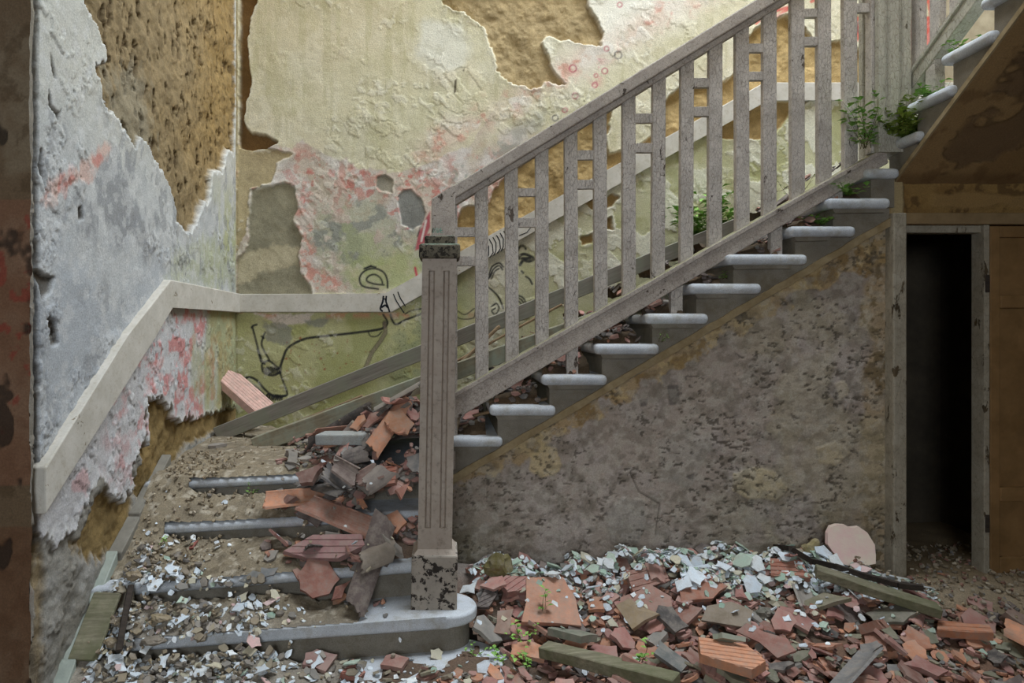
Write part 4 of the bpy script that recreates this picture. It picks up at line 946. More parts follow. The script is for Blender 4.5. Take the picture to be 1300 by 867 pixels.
# heap on the ground below the stair wall
hb_ = -.05 + .05 * sstep(2.3, 2.8, GY) + .15 * sstep(2.9, 3.78, GY) + nz(45, 4, 620) * .10 + nz(12, 4, 621) * .03
hb_ = hb_ - .045 * sstep(1.2, .7, GX) - .05 * sstep(1.9, 2.5, GX) + .03 * sstep(.8, .3, GX) * sstep(3.2, 3.7, GY)
hb_ = np.where(GX > 2.4, np.minimum(hb_, .055 + nz(20, 3, 622) * .03 + .02 * sstep(2.4, 2.7, GX)), hb_)
on_floor = (H0 < -.05) & (GY < W + 1.02)
heap = np.where(on_floor, hb_, -9)
heap = np.where((H0 > -.05) & (H0 < .01), .004 + .03 * nz(14, 3, 623) + .03 * sstep(-.7, -1.2, GX) , heap)
HG = np.maximum.reduce([H0, sand, pile, litter, heap])
def surf(name, src, base, cols, keep, mat, label, cat, step=2, ramp_=None):
    s = slice(0, None, step); z_ = src[s, s]; x_ = GX[s, s]; y_ = GY[s, s]; nu_, nv_ = z_.shape
    k = keep[s, s].copy(); zs_ = np.where(k, z_, np.nan)
    zf = np.where(k, z_, base[s, s] - .02)
    # drop faces that would bridge a riser
    i = np.arange(nu_ - 1)[:, None]; j = np.arange(nv_ - 1)[None, :]; a = (i * nv_ + j)
    q = np.stack([a, a + nv_, a + nv_ + 1, a + 1], -1).reshape(-1, 4); zz_ = zf.ravel()[q]
    ok = k.ravel()[q].any(1) & ((zz_.max(1) - zz_.min(1)) < (.085 if step == 2 else .05))
    if ramp_ is not None:                                             # sand slips over a step edge only where the drift is deep
        b4 = base.ravel()[q]; ok = k.ravel()[q].any(1) & (((b4.max(1) - b4.min(1)) < .1) | (ramp_.ravel()[q].min(1) > .42))
    V = np.stack([x_, y_, zf], -1).reshape(-1, 3); q = q[ok]; used = np.unique(q); rm = np.zeros(len(V), int); rm[used] = np.arange(len(used)); q = rm[q]
    V = V[used]; off = np.array([V[:, 0].mean(), V[:, 1].mean(), V[:, 2].min()])
    me = bpy.data.meshes.new(name); me.vertices.add(len(V)); me.vertices.foreach_set('co', (V - off).astype(np.float32).ravel())
    me.loops.add(len(q) * 4); me.loops.foreach_set('vertex_index', q.astype(np.int32).ravel()); me.polygons.add(len(q))
    me.polygons.foreach_set('loop_start', np.arange(0, len(q) * 4, 4, dtype=np.int32)); me.polygons.foreach_set('loop_total', np.full(len(q), 4, np.int32))
    me.polygons.foreach_set('use_smooth', np.ones(len(q), bool)); me.update(); set_cols(me, cols[s, s].reshape(-1, 3)[used])
    o = link(name, me, None, mat); o.location = off; return tag(o, label, cat, None, 'stuff')
def colfield(base, layers):
    c = np.tile(lin(base), GX.shape + (1,))
    for m, col in layers: c = c * (1 - np.clip(m, 0, 1)[..., None]) + lin(col) * np.clip(m, 0, 1)[..., None]
    return c
M['sand'] = mat_painted_wall('loose_sand', 0.9, 0.25); M['bed'] = mat_painted_wall('rubble_dust', 1.0, 0.3)
csand = colfield((142, 128, 106), [(sstep(0, .2, nz(30, 4, 630)) * .5, (154, 138, 112)), (sstep(.02, .2, nz(9, 4, 631)) * .5, (118, 107, 91)), (sstep(.12, .2, nz(3, 3, 640)) * .6, (196, 184, 164)), (sstep(.12, .2, nz(3.5, 3, 641)) * .5, (96, 84, 66)), (sstep(3.1, 2.8, GY) * .6, (150, 142, 132))])
surf('sand_drift', sand, H0, csand, (sand > H0 - .012) & (sand >= HG - .02), M['sand'], 'pale sandy drift of fallen plaster covering the left side of the lower steps', 'sand', 1, wl_)
cbed = colfield((112, 92, 76), [(sstep(0, .2, nz(20, 4, 632)) * .6, (140, 104, 84)), (sstep(.05, .2, nz(8, 4, 633)) * .6, (86, 74, 64)), (sstep(2.45, 2.75, GX) * .9, (150, 130, 100)), (sstep(2.4, 2.7, GX) * sstep(3.85, 3.6, GY) * sstep(3.3, 3.5, GY) * .6, (182, 164, 138)), (sstep(3.45, 3.65, GY) * sstep(2.6, 2.2, GX) * .6, (158, 152, 144))])
surf('rubble_bed', heap, H0, cbed, heap > H0 + .002, M['bed'], 'crumbled brick dust and grit under the heap below the stair wall', 'rubble', 2)
surf('rubble_bed', pile, H0, cbed, (pile > H0 + .006), M['bed'], 'broken tile grit filling the turn of the stairs behind the newel', 'rubble', 2)
surf('leaf_litter', litter, H0, colfield((92, 76, 58), [(sstep(0, .2, nz(12, 4, 634)) * .6, (124, 98, 72)), (sstep(.04, .2, nz(5, 4, 635)) * .5, (62, 52, 42))]), litter > H0 + .008, M['bed'], 'dark leaf litter and grit lying on the treads of the middle flight', 'litter', 2)

def hit(x, y):
    """where the line of sight through a photo point meets the piled surface"""
    for Y in np.arange(GY0 + .02, 4.86, .006):
        X = XP(x, Y); i = int((X - GX0) / CELL); j = int((Y - GY0) / CELL)
        if X > .03 and X < 2.5 and Y > W - .09 and y > LINE(x) + 12: return X, W - .09, HG[i, j]
        if 0 <= i < GNX and 0 <= j < GNY and ZP(y, Y) <= HG[i, j]: return X, Y, HG[i, j]
    return XP(x, 4.4), 4.4, ZP(y, 4.4)
def footprint(poly, X, Y, rz):
    c_, s_ = math.cos(rz), math.sin(rz); p = np.array([(X + a * c_ - b * s_, Y + a * s_ + b * c_) for a, b in poly])
    i0, i1 = int((p[:, 0].min() - GX0) / CELL), int((p[:, 0].max() - GX0) / CELL) + 1
    j0, j1 = int((p[:, 1].min() - GY0) / CELL), int((p[:, 1].max() - GY0) / CELL) + 1
    i0, j0 = max(0, i0), max(0, j0); i1, j1 = min(GNX, i1), min(GNY, j1)
    if i1 <= i0 or j1 <= j0: return None
    xs = GX[i0:i1, j0:j1]; ys = GY[i0:i1, j0:j1]; ins = np.ones(xs.shape, bool); n = len(p)
    for k in range(n):
        ax, ay = p[k]; bx, by = p[(k + 1) % n]; ins &= (bx - ax) * (ys - ay) - (by - ay) * (xs - ax) >= -1e-4
    return (slice(i0, i1), slice(j0, j1)), xs, ys, ins
def drop(poly, thick, X, Y, rz, tilt=(0, 0), maxg=.6, press=80, sink=0.0):
    """lay a plate on the pile: fit its slope to what lies below, raise it to rest there, and add it to the pile"""
    if abs(X + .05) < .19 and abs(Y - 3.2) < .2: return None                # the newel stands here
    fp = footprint(poly, X, Y, rz)
    if fp is None: return None
    sl, xs, ys, ins = fp
    if X > .03 and X < 2.55 and Y < W - .03: ins &= ys < W - .04
    if ins.sum() < 3:
        i = min(GNX - 1, max(0, int((X - GX0) / CELL))); j = min(GNY - 1, max(0, int((Y - GY0) / CELL)))
        gx_, gy_ = tilt; z = HG[i, j] + thick * .2; HG[i, j] = max(HG[i, j], z + thick * .6)
    else:
        hx = xs[ins] - X; hy = ys[ins] - Y; hz = HG[sl][ins]
        A = np.stack([hx, hy, np.ones_like(hx)], 1); s, *_ = np.linalg.lstsq(A, hz, rcond=None)
        gx_, gy_ = s[0] + tilt[0], s[1] + tilt[1]; gl = math.hypot(gx_, gy_)
        if gl > maxg: gx_ *= maxg / gl; gy_ *= maxg / gl
        res = hz - gx_ * hx - gy_ * hy; z = float(np.percentile(res, press)) - sink
        new = z + gx_ * hx + gy_ * hy + thick; H = HG[sl]; H[ins] = np.maximum(H[ins], new)
    nrm = Vector((-gx_, -gy_, 1)).normalized(); xa = Vector((math.cos(rz), math.sin(rz), 0)); xa = (xa - nrm * xa.dot(nrm)).normalized(); ya = nrm.cross(xa)
    m = Matrix((xa, ya, nrm)).transposed().to_4x4(); m.translation = Vector((X, Y, z)); return m

def outline(rg, size, n=None, el=1.0):
    n = n or rg.choice([4, 5, 5, 6, 7]); a = sorted((k + rg.uniform(-.32, .32)) * 2 * math.pi / n for k in range(n))
    p = [(math.cos(t) * size * .5 * rg.uniform(.75, 1.1) * el, math.sin(t) * size * .5 * rg.uniform(.75, 1.1) / el) for t in a]
    # keep it convex
    pts = sorted(p); 
    def half(ps):
        h = []
        for q in ps:
            while len(h) > 1 and (h[-1][0] - h[-2][0]) * (q[1] - h[-2][1]) - (h[-1][1] - h[-2][1]) * (q[0] - h[-2][0]) <= 0: h.pop()
            h.append(q)
        return h
    return half(pts)[:-1] + half(pts[::-1])[:-1]
def plate_mesh(name, poly, thick, rg, mat, jag=.12, warp=.0):
    bm = bmesh.new(); ex = []
    for i in range(len(poly)):                                        # a broken edge: a kink between the corners
        a = Vector(poly[i]); b_ = Vector(poly[(i + 1) % len(poly)]); ex.append(a)
        if (b_ - a).length > .04:
            t = rg.uniform(.35, .65); nrm = Vector((-(b_ - a).y, (b_ - a).x)); ex.append(a.lerp(b_, t) + nrm * rg.uniform(-.01, jag))
    bot = [bm.verts.new((p.x * .97, p.y * .97, rg.uniform(0, .12) * thick)) for p in ex]
    top = [bm.verts.new((p.x, p.y, thick * rg.uniform(.86, 1.0) + warp * p.x * p.x)) for p in ex]
    bm.faces.new(bot[::-1]); n = len(ex); c = bm.verts.new((0, 0, thick))
    for i in range(n):
        bm.faces.new((bot[i], bot[(i + 1) % n], top[(i + 1) % n], top[i])); bm.faces.new((top[i], top[(i + 1) % n], c))
    bmesh.ops.recalc_face_normals(bm, faces=bm.faces)
    me = bpy.data.meshes.new(name); bm.to_mesh(me); bm.free(); me.materials.append(mat); return me
def cut(bm, poly):
    """break a moulded piece along the sides of a convex outline"""
    n = len(poly)
    for i in range(n):
        a = Vector((*poly[i], 0)); b_ = Vector((*poly[(i + 1) % n], 0)); d = b_ - a; nrm = Vector((d.y, -d.x, 0)).normalized() + Vector((0, 0, random.uniform(-.25, .25)))
        r = bmesh.ops.bisect_plane(bm, geom=bm.verts[:] + bm.edges[:] + bm.faces[:], plane_co=a, plane_no=nrm, clear_outer=True)
        es = [e for e in r['geom_cut'] if isinstance(e, bmesh.types.BMEdge)]
        if es: bmesh.ops.contextual_create(bm, geom=es) if False else bmesh.ops.triangle_fill(bm, edges=es, use_beauty=True)
def ridged(name, poly, thick, mat, pitch=.028, depth=.004, hollow=True):
    """fragment of a hollow clay block: grooved faces, open chambers"""
    bm = bmesh.new(); L = .6; prof = []; wdt = .42; k = -wdt / 2
    while k < wdt / 2:
        prof += [(k, thick), (k + pitch * .72, thick), (k + pitch * .8, thick - depth), (k + pitch * .94, thick - depth)]; k += pitch
    prof = prof + [(wdt / 2, 0), (-wdt / 2, 0)]
    A = [bm.verts.new((-L / 2, u, v)) for u, v in prof]; B = [bm.verts.new((L / 2, u, v)) for u, v in prof]; n = len(prof)
    bm.faces.new(A); bm.faces.new(B[::-1])
    for i in range(n): bm.faces.new((A[i], B[i], B[(i + 1) % n], A[(i + 1) % n]))
    cut(bm, poly); bmesh.ops.recalc_face_normals(bm, faces=bm.faces); me = bpy.data.meshes.new(name); bm.to_mesh(me); bm.free(); me.materials.append(mat); return me
def barrel(name, poly, rad, th, mat, taper=.12, L=.5):
    """fragment of a curved roof tile: part of the arch, with slanting broken ends"""
    bm = bmesh.new(); n = 10; rows = []; r_ = random.Random(int(L * 1e5) + int(rad * 1e4)); a0 = math.radians(r_.uniform(22, 48)); a1 = math.radians(r_.uniform(128, 160)); zo = rad * .8 * math.sin(min(a0, math.pi - a1))
    for e in (-1, 1):
        rr = rad * (1 + taper * e); sl = r_.uniform(-.6, .6); o_ = []; i_ = []
        for k in range(n + 1):
            t = a0 + (a1 - a0) * k / n; jx = e * L / 2 + sl * rad * math.cos(t) + r_.uniform(-.012, .012)
            o_.append((jx, -rr * math.cos(t), rr * math.sin(t) * .8 - zo)); i_.append((jx, -(rr - th) * math.cos(t), (rr - th) * math.sin(t) * .8 - zo))
        rows.append(([bm.verts.new(v) for v in o_], [bm.verts.new(v) for v in i_]))
    (o0, i0), (o1, i1) = rows
    for k in range(n):
        bm.faces.new((o0[k], o1[k], o1[k + 1], o0[k + 1])); bm.faces.new((i0[k], i0[k + 1], i1[k + 1], i1[k]))
        bm.faces.new((o0[k], o0[k + 1], i0[k + 1], i0[k])); bm.faces.new((o1[k], i1[k], i1[k + 1], o1[k + 1]))
    bm.faces.new((o0[0], i0[0], i1[0], o1[0])); bm.faces.new((o0[n], o1[n], i1[n], i0[n]))
    bmesh.ops.recalc_face_normals(bm, faces=bm.faces); me = bpy.data.meshes.new(name); bm.to_mesh(me); bm.free(); me.materials.append(mat)
    return me

CT = {'orange': [(190, 134, 104), (196, 138, 106), (182, 126, 100)], 'pink red': [(174, 126, 114), (164, 116, 106), (180, 136, 124)], 'red brown': [(148, 106, 92), (138, 98, 86), (156, 112, 94)],
      'grey': [(136, 130, 122), (122, 118, 114), (148, 140, 130)], 'mossy': [(130, 126, 104), (120, 118, 98), (140, 132, 108)], 'dark': [(100, 90, 86), (108, 94, 88), (92, 86, 82)]}
rg = random.Random(21)
SH = []
for k in range(34):
    sz = .12; el = rg.uniform(.85, 1.35); po = outline(rg, sz, None, el); th = rg.choice([.010, .012, .014, .018])
    SH.append((po, th, plate_mesh('tile_shard', po, th, rg, M['shard'])))
RI = []
for k in range(6):
    po = outline(rg, .17, rg.choice([4, 5]), 1.1); RI.append((po, .04, ridged('grooved_tile_shard', po, .036, M['shard'])))
BA = []
for k in range(6):
    rad = rg.uniform(.065, .08); L = rg.uniform(.12, .24); po = [(-L / 2, -.06), (L / 2, -.06), (L / 2, .06), (-L / 2, .06)]
    BA.append((po, .04, barrel('curved_tile_shard', po, rad, .014, M['shard'], .08)))
def make(name, me, mtx, col, label, cat, group=None, scale=1.0):
    o = bpy.data.objects.new(name, me); COL.objects.link(o)
    mtx = mtx @ Matrix.Diagonal((scale, scale, scale, 1)); o.matrix_world = mtx
    v = rg.uniform(.85, 1.12); o.color = (*(lin(col) * v), 1)
    return tag(o, label, cat, group)
def sc_poly(po, s): return [(a * s, b * s) for a, b in po]
def pickc(ws):
    ks = list(ws); k = rg.choices(ks, [ws[q] for q in ks])[0]; return k, rg.choice(CT[k])

# ---- loose chips joined as stuff
def chips(name, items, mat, label, cat):
    """items: list of (outline, thickness, matrix, colour)"""
    V, Fa, C = [], [], []
    for po, th, m, col in items:
        b0 = len(V); n = len(po)
        for z_, s_ in ((0, .96), (th, 1)):
            for a, b_ in po: V.append(m @ Vector((a * s_, b_ * s_, z_ * rg.uniform(.85, 1.05)))); C.append(col)
        Fa.append([b0 + i for i in range(n)][::-1]); Fa.append([b0 + n + i for i in range(n)])
        for i in range(n): Fa.append([b0 + i, b0 + (i + 1) % n, b0 + n + (i + 1) % n, b0 + n + i])
    off = Vector((sum(v.x for v in V) / len(V), sum(v.y for v in V) / len(V), min(v.z for v in V)))
    me = bpy.data.meshes.new(name); me.from_pydata([tuple(v - off) for v in V], [], Fa); me.update(); set_cols(me, np.array(C))
    o = link(name, me, None, mat); o.location = off; return tag(o, label, cat, None, 'stuff')
def sample(n, x0, x1, y0, y1, dens):
    out = []
    while len(out) < n:
        X = rg.uniform(x0, x1); Y = rg.uniform(y0, y1)
        if rg.random() < dens(X, Y): out.append((X, Y))
    return out
def floor_d(X, Y):
    if Y > W - .03 or Y < 2.3: return 0
    if X < .36 and Y > 2.55 and (X < .0 or math.hypot(X - .02, Y - 2.91) < .27) : return .22 if Y < 2.9 else 0
    if X < .17 and Y > 2.98: return 0
    if X > 2.35 and Y > 3.35: return .05
    if X > 2.5 and Y > 3.0: return .35
    return 1
def dropmany(n, zone, dens, smin, smax, ws, thk=(.008, .016), tl=.2, out=None, maxg=.7, press=75):
    out = [] if out is None else out
    for X, Y in sample(n, *zone, dens):
        s = rg.uniform(smin, smax); po = outline(rg, s, None, rg.uniform(.8, 1.35)); th = rg.uniform(*thk)
        m = drop(po, th, X, Y, rg.uniform(0, 6.28), (rg.gauss(0, tl), rg.gauss(0, tl)), maxg, press)
        if m is not None: k, c_ = pickc(ws); out.append((po, th, m, lin(c_) * rg.uniform(.75, 1.1)))
    return out
TW = {'orange': 2.2, 'pink red': 3, 'red brown': 2.5, 'grey': 1.6, 'mossy': 1.2, 'dark': 1}
FLZ = (-.1, 3.4, 2.32, W - .02)
chips('broken_tile_bits', dropmany(1700, FLZ, floor_d, .04, .09, TW) + dropmany(1100, FLZ, floor_d, .02, .045, TW, (.005, .010)), M['shard_mix'], 'small broken roof tile bits filling the heap below the stair wall', 'rubble')
def pile_d(X, Y):
    if X > -.06 or X < -.95: return 0
    if Y < 3.1: return 0
    if Y > 4.05: return .5
    f = 1 if X > -.5 else max(.0, (X + .95) / .45)
    if Y < 3.38: f *= .35
    return f
PZ = (-.95, -.04, 3.1, 4.7)
PW = {'orange': 1, 'pink red': 2.2, 'red brown': 2, 'grey': 2.2, 'dark': 2.4, 'mossy': .3}
chips('broken_tile_bits', dropmany(650, PZ, pile_d, .03, .08, PW) + dropmany(450, PZ, pile_d, .015, .035, PW, (.005, .012)), M['shard_mix'], 'small broken tile bits heaped at the turn of the stairs beside the newel', 'rubble')
def fl_d(X, Y):
    i = int((X - GX0) / CELL); j = int((Y - GY0) / CELL); return 1 if H0[i, j] > .8 and litter[i, j] > -5 else 0
FW = {'red brown': 2, 'dark': 3, 'grey': 1.5, 'pink red': 1, 'orange': .4}
chips('broken_tile_bits', dropmany(700, (.0, 2.4, W + .02, 4.7), fl_d, .02, .07, FW, (.005, .014), .35, None, .9), M['shard_mix'], 'small broken tile bits scattered on the treads behind the balustrade', 'rubble')

# ---- individual shards on the ground heap (the largest), each an object
def ZN(X, Y):
    row = 'by the stair wall' if Y > 3.35 else ('at the front of the heap' if Y < 2.8 else 'amid the heap')
    colm = 'near the newel post' if X < .75 else ('below the railing middle' if X < 1.35 else ('left of the doorway' if X < 2.0 else 'before the doorway'))
    return row + ' ' + colm
def ZF(X, Y): return 'along the wall foot ' + ('near the newel post' if X < .75 else ('below the railing middle' if X < 1.35 else ('left of the doorway' if X < 1.9 else 'beside the plaster slab')))
def place_shards(n, zone, dens, ws, smin, smax, where, ridge=.06, barr=.06, tl=.22, maxg=.7):
    cnt = 0
    for X, Y in sorted(sample(n, *zone, dens), key=lambda q: rg.random()):
        r = rg.random(); s = rg.uniform(smin, smax) ** 1.0
        if r < ridge: po, th, me = rg.choice(RI); nm = 'grooved_tile_shard'; wd = 'grooved tile shard'; s = rg.uniform(.7, 1.1)
        elif r < ridge + barr: po, th, me = rg.choice(BA); nm = 'curved_tile_shard'; wd = 'curved tile shard'; s = rg.uniform(.7, 1.0)
        else: po, th, me = rg.choice(SH); nm = 'tile_shard'; wd = 'flat tile shard'
        m = drop(sc_poly(po, s), th * s, X, Y, rg.uniform(0, 6.28), (rg.gauss(0, tl), rg.gauss(0, tl)), maxg, 78)
        if m is None: continue
        if nm == 'curved_tile_shard' and rg.random() < .55: m = m @ Matrix.Translation((0, 0, .045 * s)) @ Matrix.Rotation(math.pi, 4, 'X')
        k, c_ = pickc(ws); z_ = where(X, Y); szw = 'large ' if s > 1.18 and nm == 'tile_shard' else ('small ' if s < .92 and nm == 'tile_shard' else ''); lab = '%s%s %s %s' % (szw, k, wd, z_)
        make(nm, me, m, c_, lab, 'tile shard', '%s%s %ss %s' % (szw, k, wd, z_), s); cnt += 1
place_shards(240, FLZ, floor_d, TW, .75, 1.45, ZN)
place_shards(120, PZ, pile_d, PW, .6, 1.35, lambda X, Y: 'on the treads left of the newel post' if Y < 3.62 else 'in the pile at the stair turn', .03, .16, .38, 1.0)
place_shards(22, (.05, 2.3, W + .04, 4.4), fl_d, FW, .6, 1.1, lambda X, Y: 'on the treads of the middle flight', 0, 0, .3, 1.0)

# ---- larger pieces the photograph singles out, laid on top
def special(x, y, wpx, kind, col, label, rz=0, tilt=(0, 0), n=None, el=1.0, thick=.022, name=None, group=None, sd=0, press=85, maxg=1.2, poly=None):
    lum = .3 * col[0] + .59 * col[1] + .11 * col[2]; col = tuple(min(255, (v * .66 + lum * .34) * 1.10) for v in col)
    X, Y, Z = hit(x, y); s = wpx * Y / F; r_ = random.Random(int(x * 7 + y * 13 + sd))
    if kind == 'flat':
        po = poly and [(a * s, b * s) for a, b in poly] or outline(r_, s, n, el); me = plate_mesh(name or 'tile_shard', po, thick, r_, M['shard'], .08)
    elif kind == 'ridge': po = poly and [(a * s, b * s) for a, b in poly] or outline(r_, s, n or 4, el); me = ridged(name or 'grooved_tile_shard', po, thick, M['shard'], .035 if s > .2 else .024)
    else:
        s *= .72; po = [(-s / 2, -.055), (s / 2, -.06), (s / 2, .06), (-s / 2, .055)]; me = barrel(name or 'curved_tile_shard', po, .062 + .01 * r_.random(), .012, M['shard'], .1, s)
    m = drop(po, thick, X, Y, math.radians(rz), tilt, maxg, press)
    if kind == 'curve' and r_.random() < .6: m = m @ Matrix.Translation((0, 0, .05)) @ Matrix.Rotation(math.pi, 4, 'X')
    if m is None: print("lost", label); return None
    o = make(me.name.split('.')[0], me, m, col, label, 'tile shard', group); return o
special(692, 776, 82, 'flat', (186, 118, 84), 'large square orange tile slab lying right of the newel among smaller shards', 8, (0, .1), None, 1, .035, poly=[(-.5, -.38), (.44, -.42), (.5, .1), (.42, .5), (-.22, .46)])
special(926, 846, 80, 'ridge', (196, 118, 74), 'broad grooved orange tile fragment at the front edge of the heap', -8, (.05, .15), None, 1, .04, poly=[(-.5, -.2), (.2, -.48), (.5, -.15), (.36, .32), (-.4, .38)])
special(822, 772, 62, 'flat', (150, 98, 80), 'flat red tile plate overhanging smaller shards in mid heap', 5, (0, .12), 6, 1.2, .02)
special(820, 738, 56, 'ridge', (166, 104, 84), 'long grooved red tile fragment sloping below the white plaster flakes', 20, (.1, .1), None, 1, .03, poly=[(-.5, -.22), (.42, -.2), (.5, .16), (-.4, .24)])
special(812, 798, 56, 'flat', (150, 122, 84), 'tan mossy tile slab under the flat red plate', -14, (.1, .1), 4, 1.2, .03)
special(726, 808, 58, 'flat', (118, 120, 96), 'grey green lichened stone slab behind the front plank', -18, (.1, .2), 5, 1.3, .035)
special(852, 836, 52, 'flat', (104, 104, 98), 'grey square slate shard left of the grooved orange fragment', 22, (-.1, .2), 4, 1, .018)
special(884, 757, 62, 'flat', (176, 100, 70), 'thick orange tile slab lying flat in the middle of the heap', 4, (0, .1), 5, 1.3, .03)
special(976, 815, 54, 'flat', (166, 102, 84), 'slim pink tile plate leaning upright right of centre', -60, (.25, .1), 5, 1.5, .02)
special(925, 788, 58, 'flat', (128, 108, 84), 'long brown tile plate crossing the heap above the mossy slabs', -8, (0, .1), 5, 1.5, .018)
special(928, 818, 36, 'flat', (132, 138, 112), 'pale green lichened slab above the grooved orange fragment', -20, (0, .15), 4, 1.3, .024)
special(1222, 802, 60, 'ridge', (200, 112, 66), 'bright orange hollow tile fragment below the end of the plank', -18, (.1, .1), None, 1, .04, poly=[(-.5, -.16), (.46, -.2), (.5, .12), (-.36, .2)])
special(1000, 727, 46, 'ridge', (176, 98, 70), 'stacked orange tile chunk beside the dark branch', -10, (0, .1), None, 1, .045, poly=[(-.5, -.25), (.5, -.25), (.4, .3), (-.4, .3)])
special(1046, 767, 60, 'flat', (118, 108, 76), 'large brown mossy tile plate sloping below the plank', -30, (.25, .2), 4, 1.4, .02)
special(1135, 784, 54, 'flat', (112, 106, 84), 'dull green brown tile plate under the plank end', -6, (0, .1), 5, 1.4, .02)
special(640, 800, 40, 'flat', (156, 116, 94), 'pale brown tile corner propped against the plinth', 40, (.3, .3), 4, 1.1, .02)
special(732, 722, 34, 'curve', (168, 100, 80), 'curved red tile end beside the white flakes', 10, (0, .1), None, 1, .05)
special(833, 728, 40, 'curve', (168, 112, 94), 'rounded pink tile end lying against green plaster flakes', 100, (0, .1), None, 1, .05)
special(1284, 800, 34, 'flat', (146, 112, 92), 'small brown brick lump at the right edge of the heap', 4, (0, 0), 4, 1.2, .06)
# on the lower steps
special(402, 762, 58, 'flat', (164, 96, 76), 'rounded red tile plate leaning on the riser of the second step', 15, (0, .55), 7, 1.05, .03, press=60)
special(432, 764, 26, 'flat', (150, 84, 66), 'narrow red tile sliver beside the rounded red plate', 70, (.2, .4), 4, 1.4, .02)
special(412, 698, 104, 'ridge', (150, 98, 92), 'long purple red grooved tile slab lying across the second tread', 4, (0, .22), None, 1, .03, press=70, poly=[(-.5, -.06), (-.2, -.16), (.2, -.17), (.5, .0), (.45, .15), (-.2, .14)])
special(478, 708, 74, 'curve', (136, 118, 98), 'open half round tile tipping over the second step edge', 52, (-.25, .1), None, 1, .05, press=60)
special(505, 577, 42, 'flat', (168, 104, 66), 'broad orange brown tile plate at the top of the pile behind the newel', 30, (-.2, .7), 6, 1.0, .02, press=60)
special(512, 640, 34, 'flat', (180, 108, 84), 'pointed orange tile shard hanging beside the newel shaft', 75, (.2, .6), 3, 1.3, .018, press=60)
special(487, 606, 40, 'ridge', (180, 96, 70), 'orange hollow tile corner poking out of the pile beside the newel', 10, (0, .3), None, 1, .045, poly=[(-.5, -.3), (.4, -.35), (.5, .2), (-.3, .35)])
special(450, 598, 46, 'curve', (96, 84, 78), 'dark curved roof tile lying open on the pile', 12, (.1, .2), None, 1, .05)
special(422, 622, 50, 'curve', (92, 86, 84), 'grey curved roof tile resting on the fourth step edge', 150, (.1, .3), None, 1, .05)
special(468, 622, 46, 'curve', (130, 92, 78), 'brown curved roof tile arching over the pile', 35, (.1, .3), None, 1, .05)
special(440, 634, 50, 'curve', (110, 88, 78), 'narrow dark roof tile slanting down to the third tread', -48, (.2, .3), None, 1, .05)
special(478, 640, 48, 'curve', (124, 108, 96), 'wide curved roof tile standing on the third tread', 60, (.1, .4), None, 1, .05)
special(395, 636, 34, 'flat', (138, 92, 78), 'brown broken tile block on the third tread left of the pile', 10, (0, .3), 5, 1.2, .04)
special(370, 640, 22, 'flat', (130, 86, 72), 'small brown tile wedge at the left end of the pile', 0, (0, .2), 4, 1.4, .03)
special(246, 695, 12, 'flat', (160, 76, 62), 'little red tile chip alone on the sandy slope', 60, (0, .3), 4, 1.5, .012)
special(403, 847, 0.1 + 46, 'flat', (150, 104, 92), 'pink square tile shard on the plinth below the first step', 10, (0, .2), 5, 1.1, .02)
special(500, 846, 40, 'flat', (158, 100, 84), 'pinkish tile plate on the plinth in front of the newel', 0, (0, .2), 5, 1.1, .024)
special(445, 860, 40, 'ridge', (168, 90, 70), 'red grooved tile corner at the very front of the plinth', 20, (0, .2), 4, 1, .035)
special(318, 740, 26, 'flat', (120, 118, 112), 'grey stone flake on the first tread', 30, (0, .3), 4, 1.4, .014)
special(340, 738, 24, 'flat', (110, 110, 108), 'dark grey slate chip leaning on the second step', 60, (0, .6), 4, 1.2, .014)
special(183, 717, 22, 'flat', (96, 88, 80), 'dark slate chip stuck in the sandy slope', -20, (0, .3), 4, 1.4, .014)
special(275, 568, 20, 'flat', (128, 118, 106), 'flat grey stone lying on the sandy landing', 0, (0, .1), 5, 1.5, .02)

# ---- plaster flakes
CW = {'white': [(226, 232, 236), (214, 222, 228), (232, 234, 232)], 'pale green': [(176, 196, 176), (188, 204, 184), (160, 184, 164)], 'pink': [(220, 190, 184), (214, 176, 170)], 'cream': [(206, 196, 168), (196, 188, 164)]}
FLK = []
for k in range(14):
    po = outline(rg, .08, None, rg.uniform(.85, 1.3)); FLK.append((po, .006, plate_mesh('plaster_flake', po, .006, rg, M['shard'], .15)))
def flakes(n, zone, dens, ws, smin, smax, where, tl=.3):
    for X, Y in sample(n, *zone, dens):
        po, th, me = rg.choice(FLK); s = rg.uniform(smin, smax); m = drop(sc_poly(po, s), th * s, X, Y, rg.uniform(0, 6.28), (rg.gauss(0, tl), rg.gauss(0, tl)), .9, 80)
        if m is None: continue
        k = rg.choices(list(ws), list(ws.values()))[0]; z_ = where(X, Y)
        make('plaster_flake', me, m, rg.choice(CW[k]), '%s %s plaster flake %s' % ('broad' if s > 1.25 else 'little', k, z_), 'plaster flake', '%s %s plaster flakes %s' % ('broad' if s > 1.25 else 'little', k, z_), s)
def wall_d(X, Y):
    c0 = np.interp(X, [.1, .5, 1.0, 1.5, 2.0, 2.4, 2.6], [.3, .6, .9, 1, 1, 1, .3]); yy = 3.47 - (.10 if 1.2 < X < 2.2 else 0)
    return c0 if Y > yy else (.10 * c0 if Y > yy - .25 else .015)
def chips_pl(n, zone, dens, ws, smin, smax, tl=.4):
    out = []
    for X, Y in sample(n, *zone, dens):
        po = outline(rg, rg.uniform(smin, smax), None, rg.uniform(.8, 1.3)); th = rg.uniform(.002, .006)
        m = drop(po, th, X, Y, rg.uniform(0, 6.28), (rg.gauss(0, tl), rg.gauss(0, tl)), .9, 70)
        k = rg.choices(list(ws), list(ws.values()))[0]
        if m is not None: out.append((po, th, m, lin(rg.choice(CW[k])) * rg.uniform(.8, 1.05)))
    return out
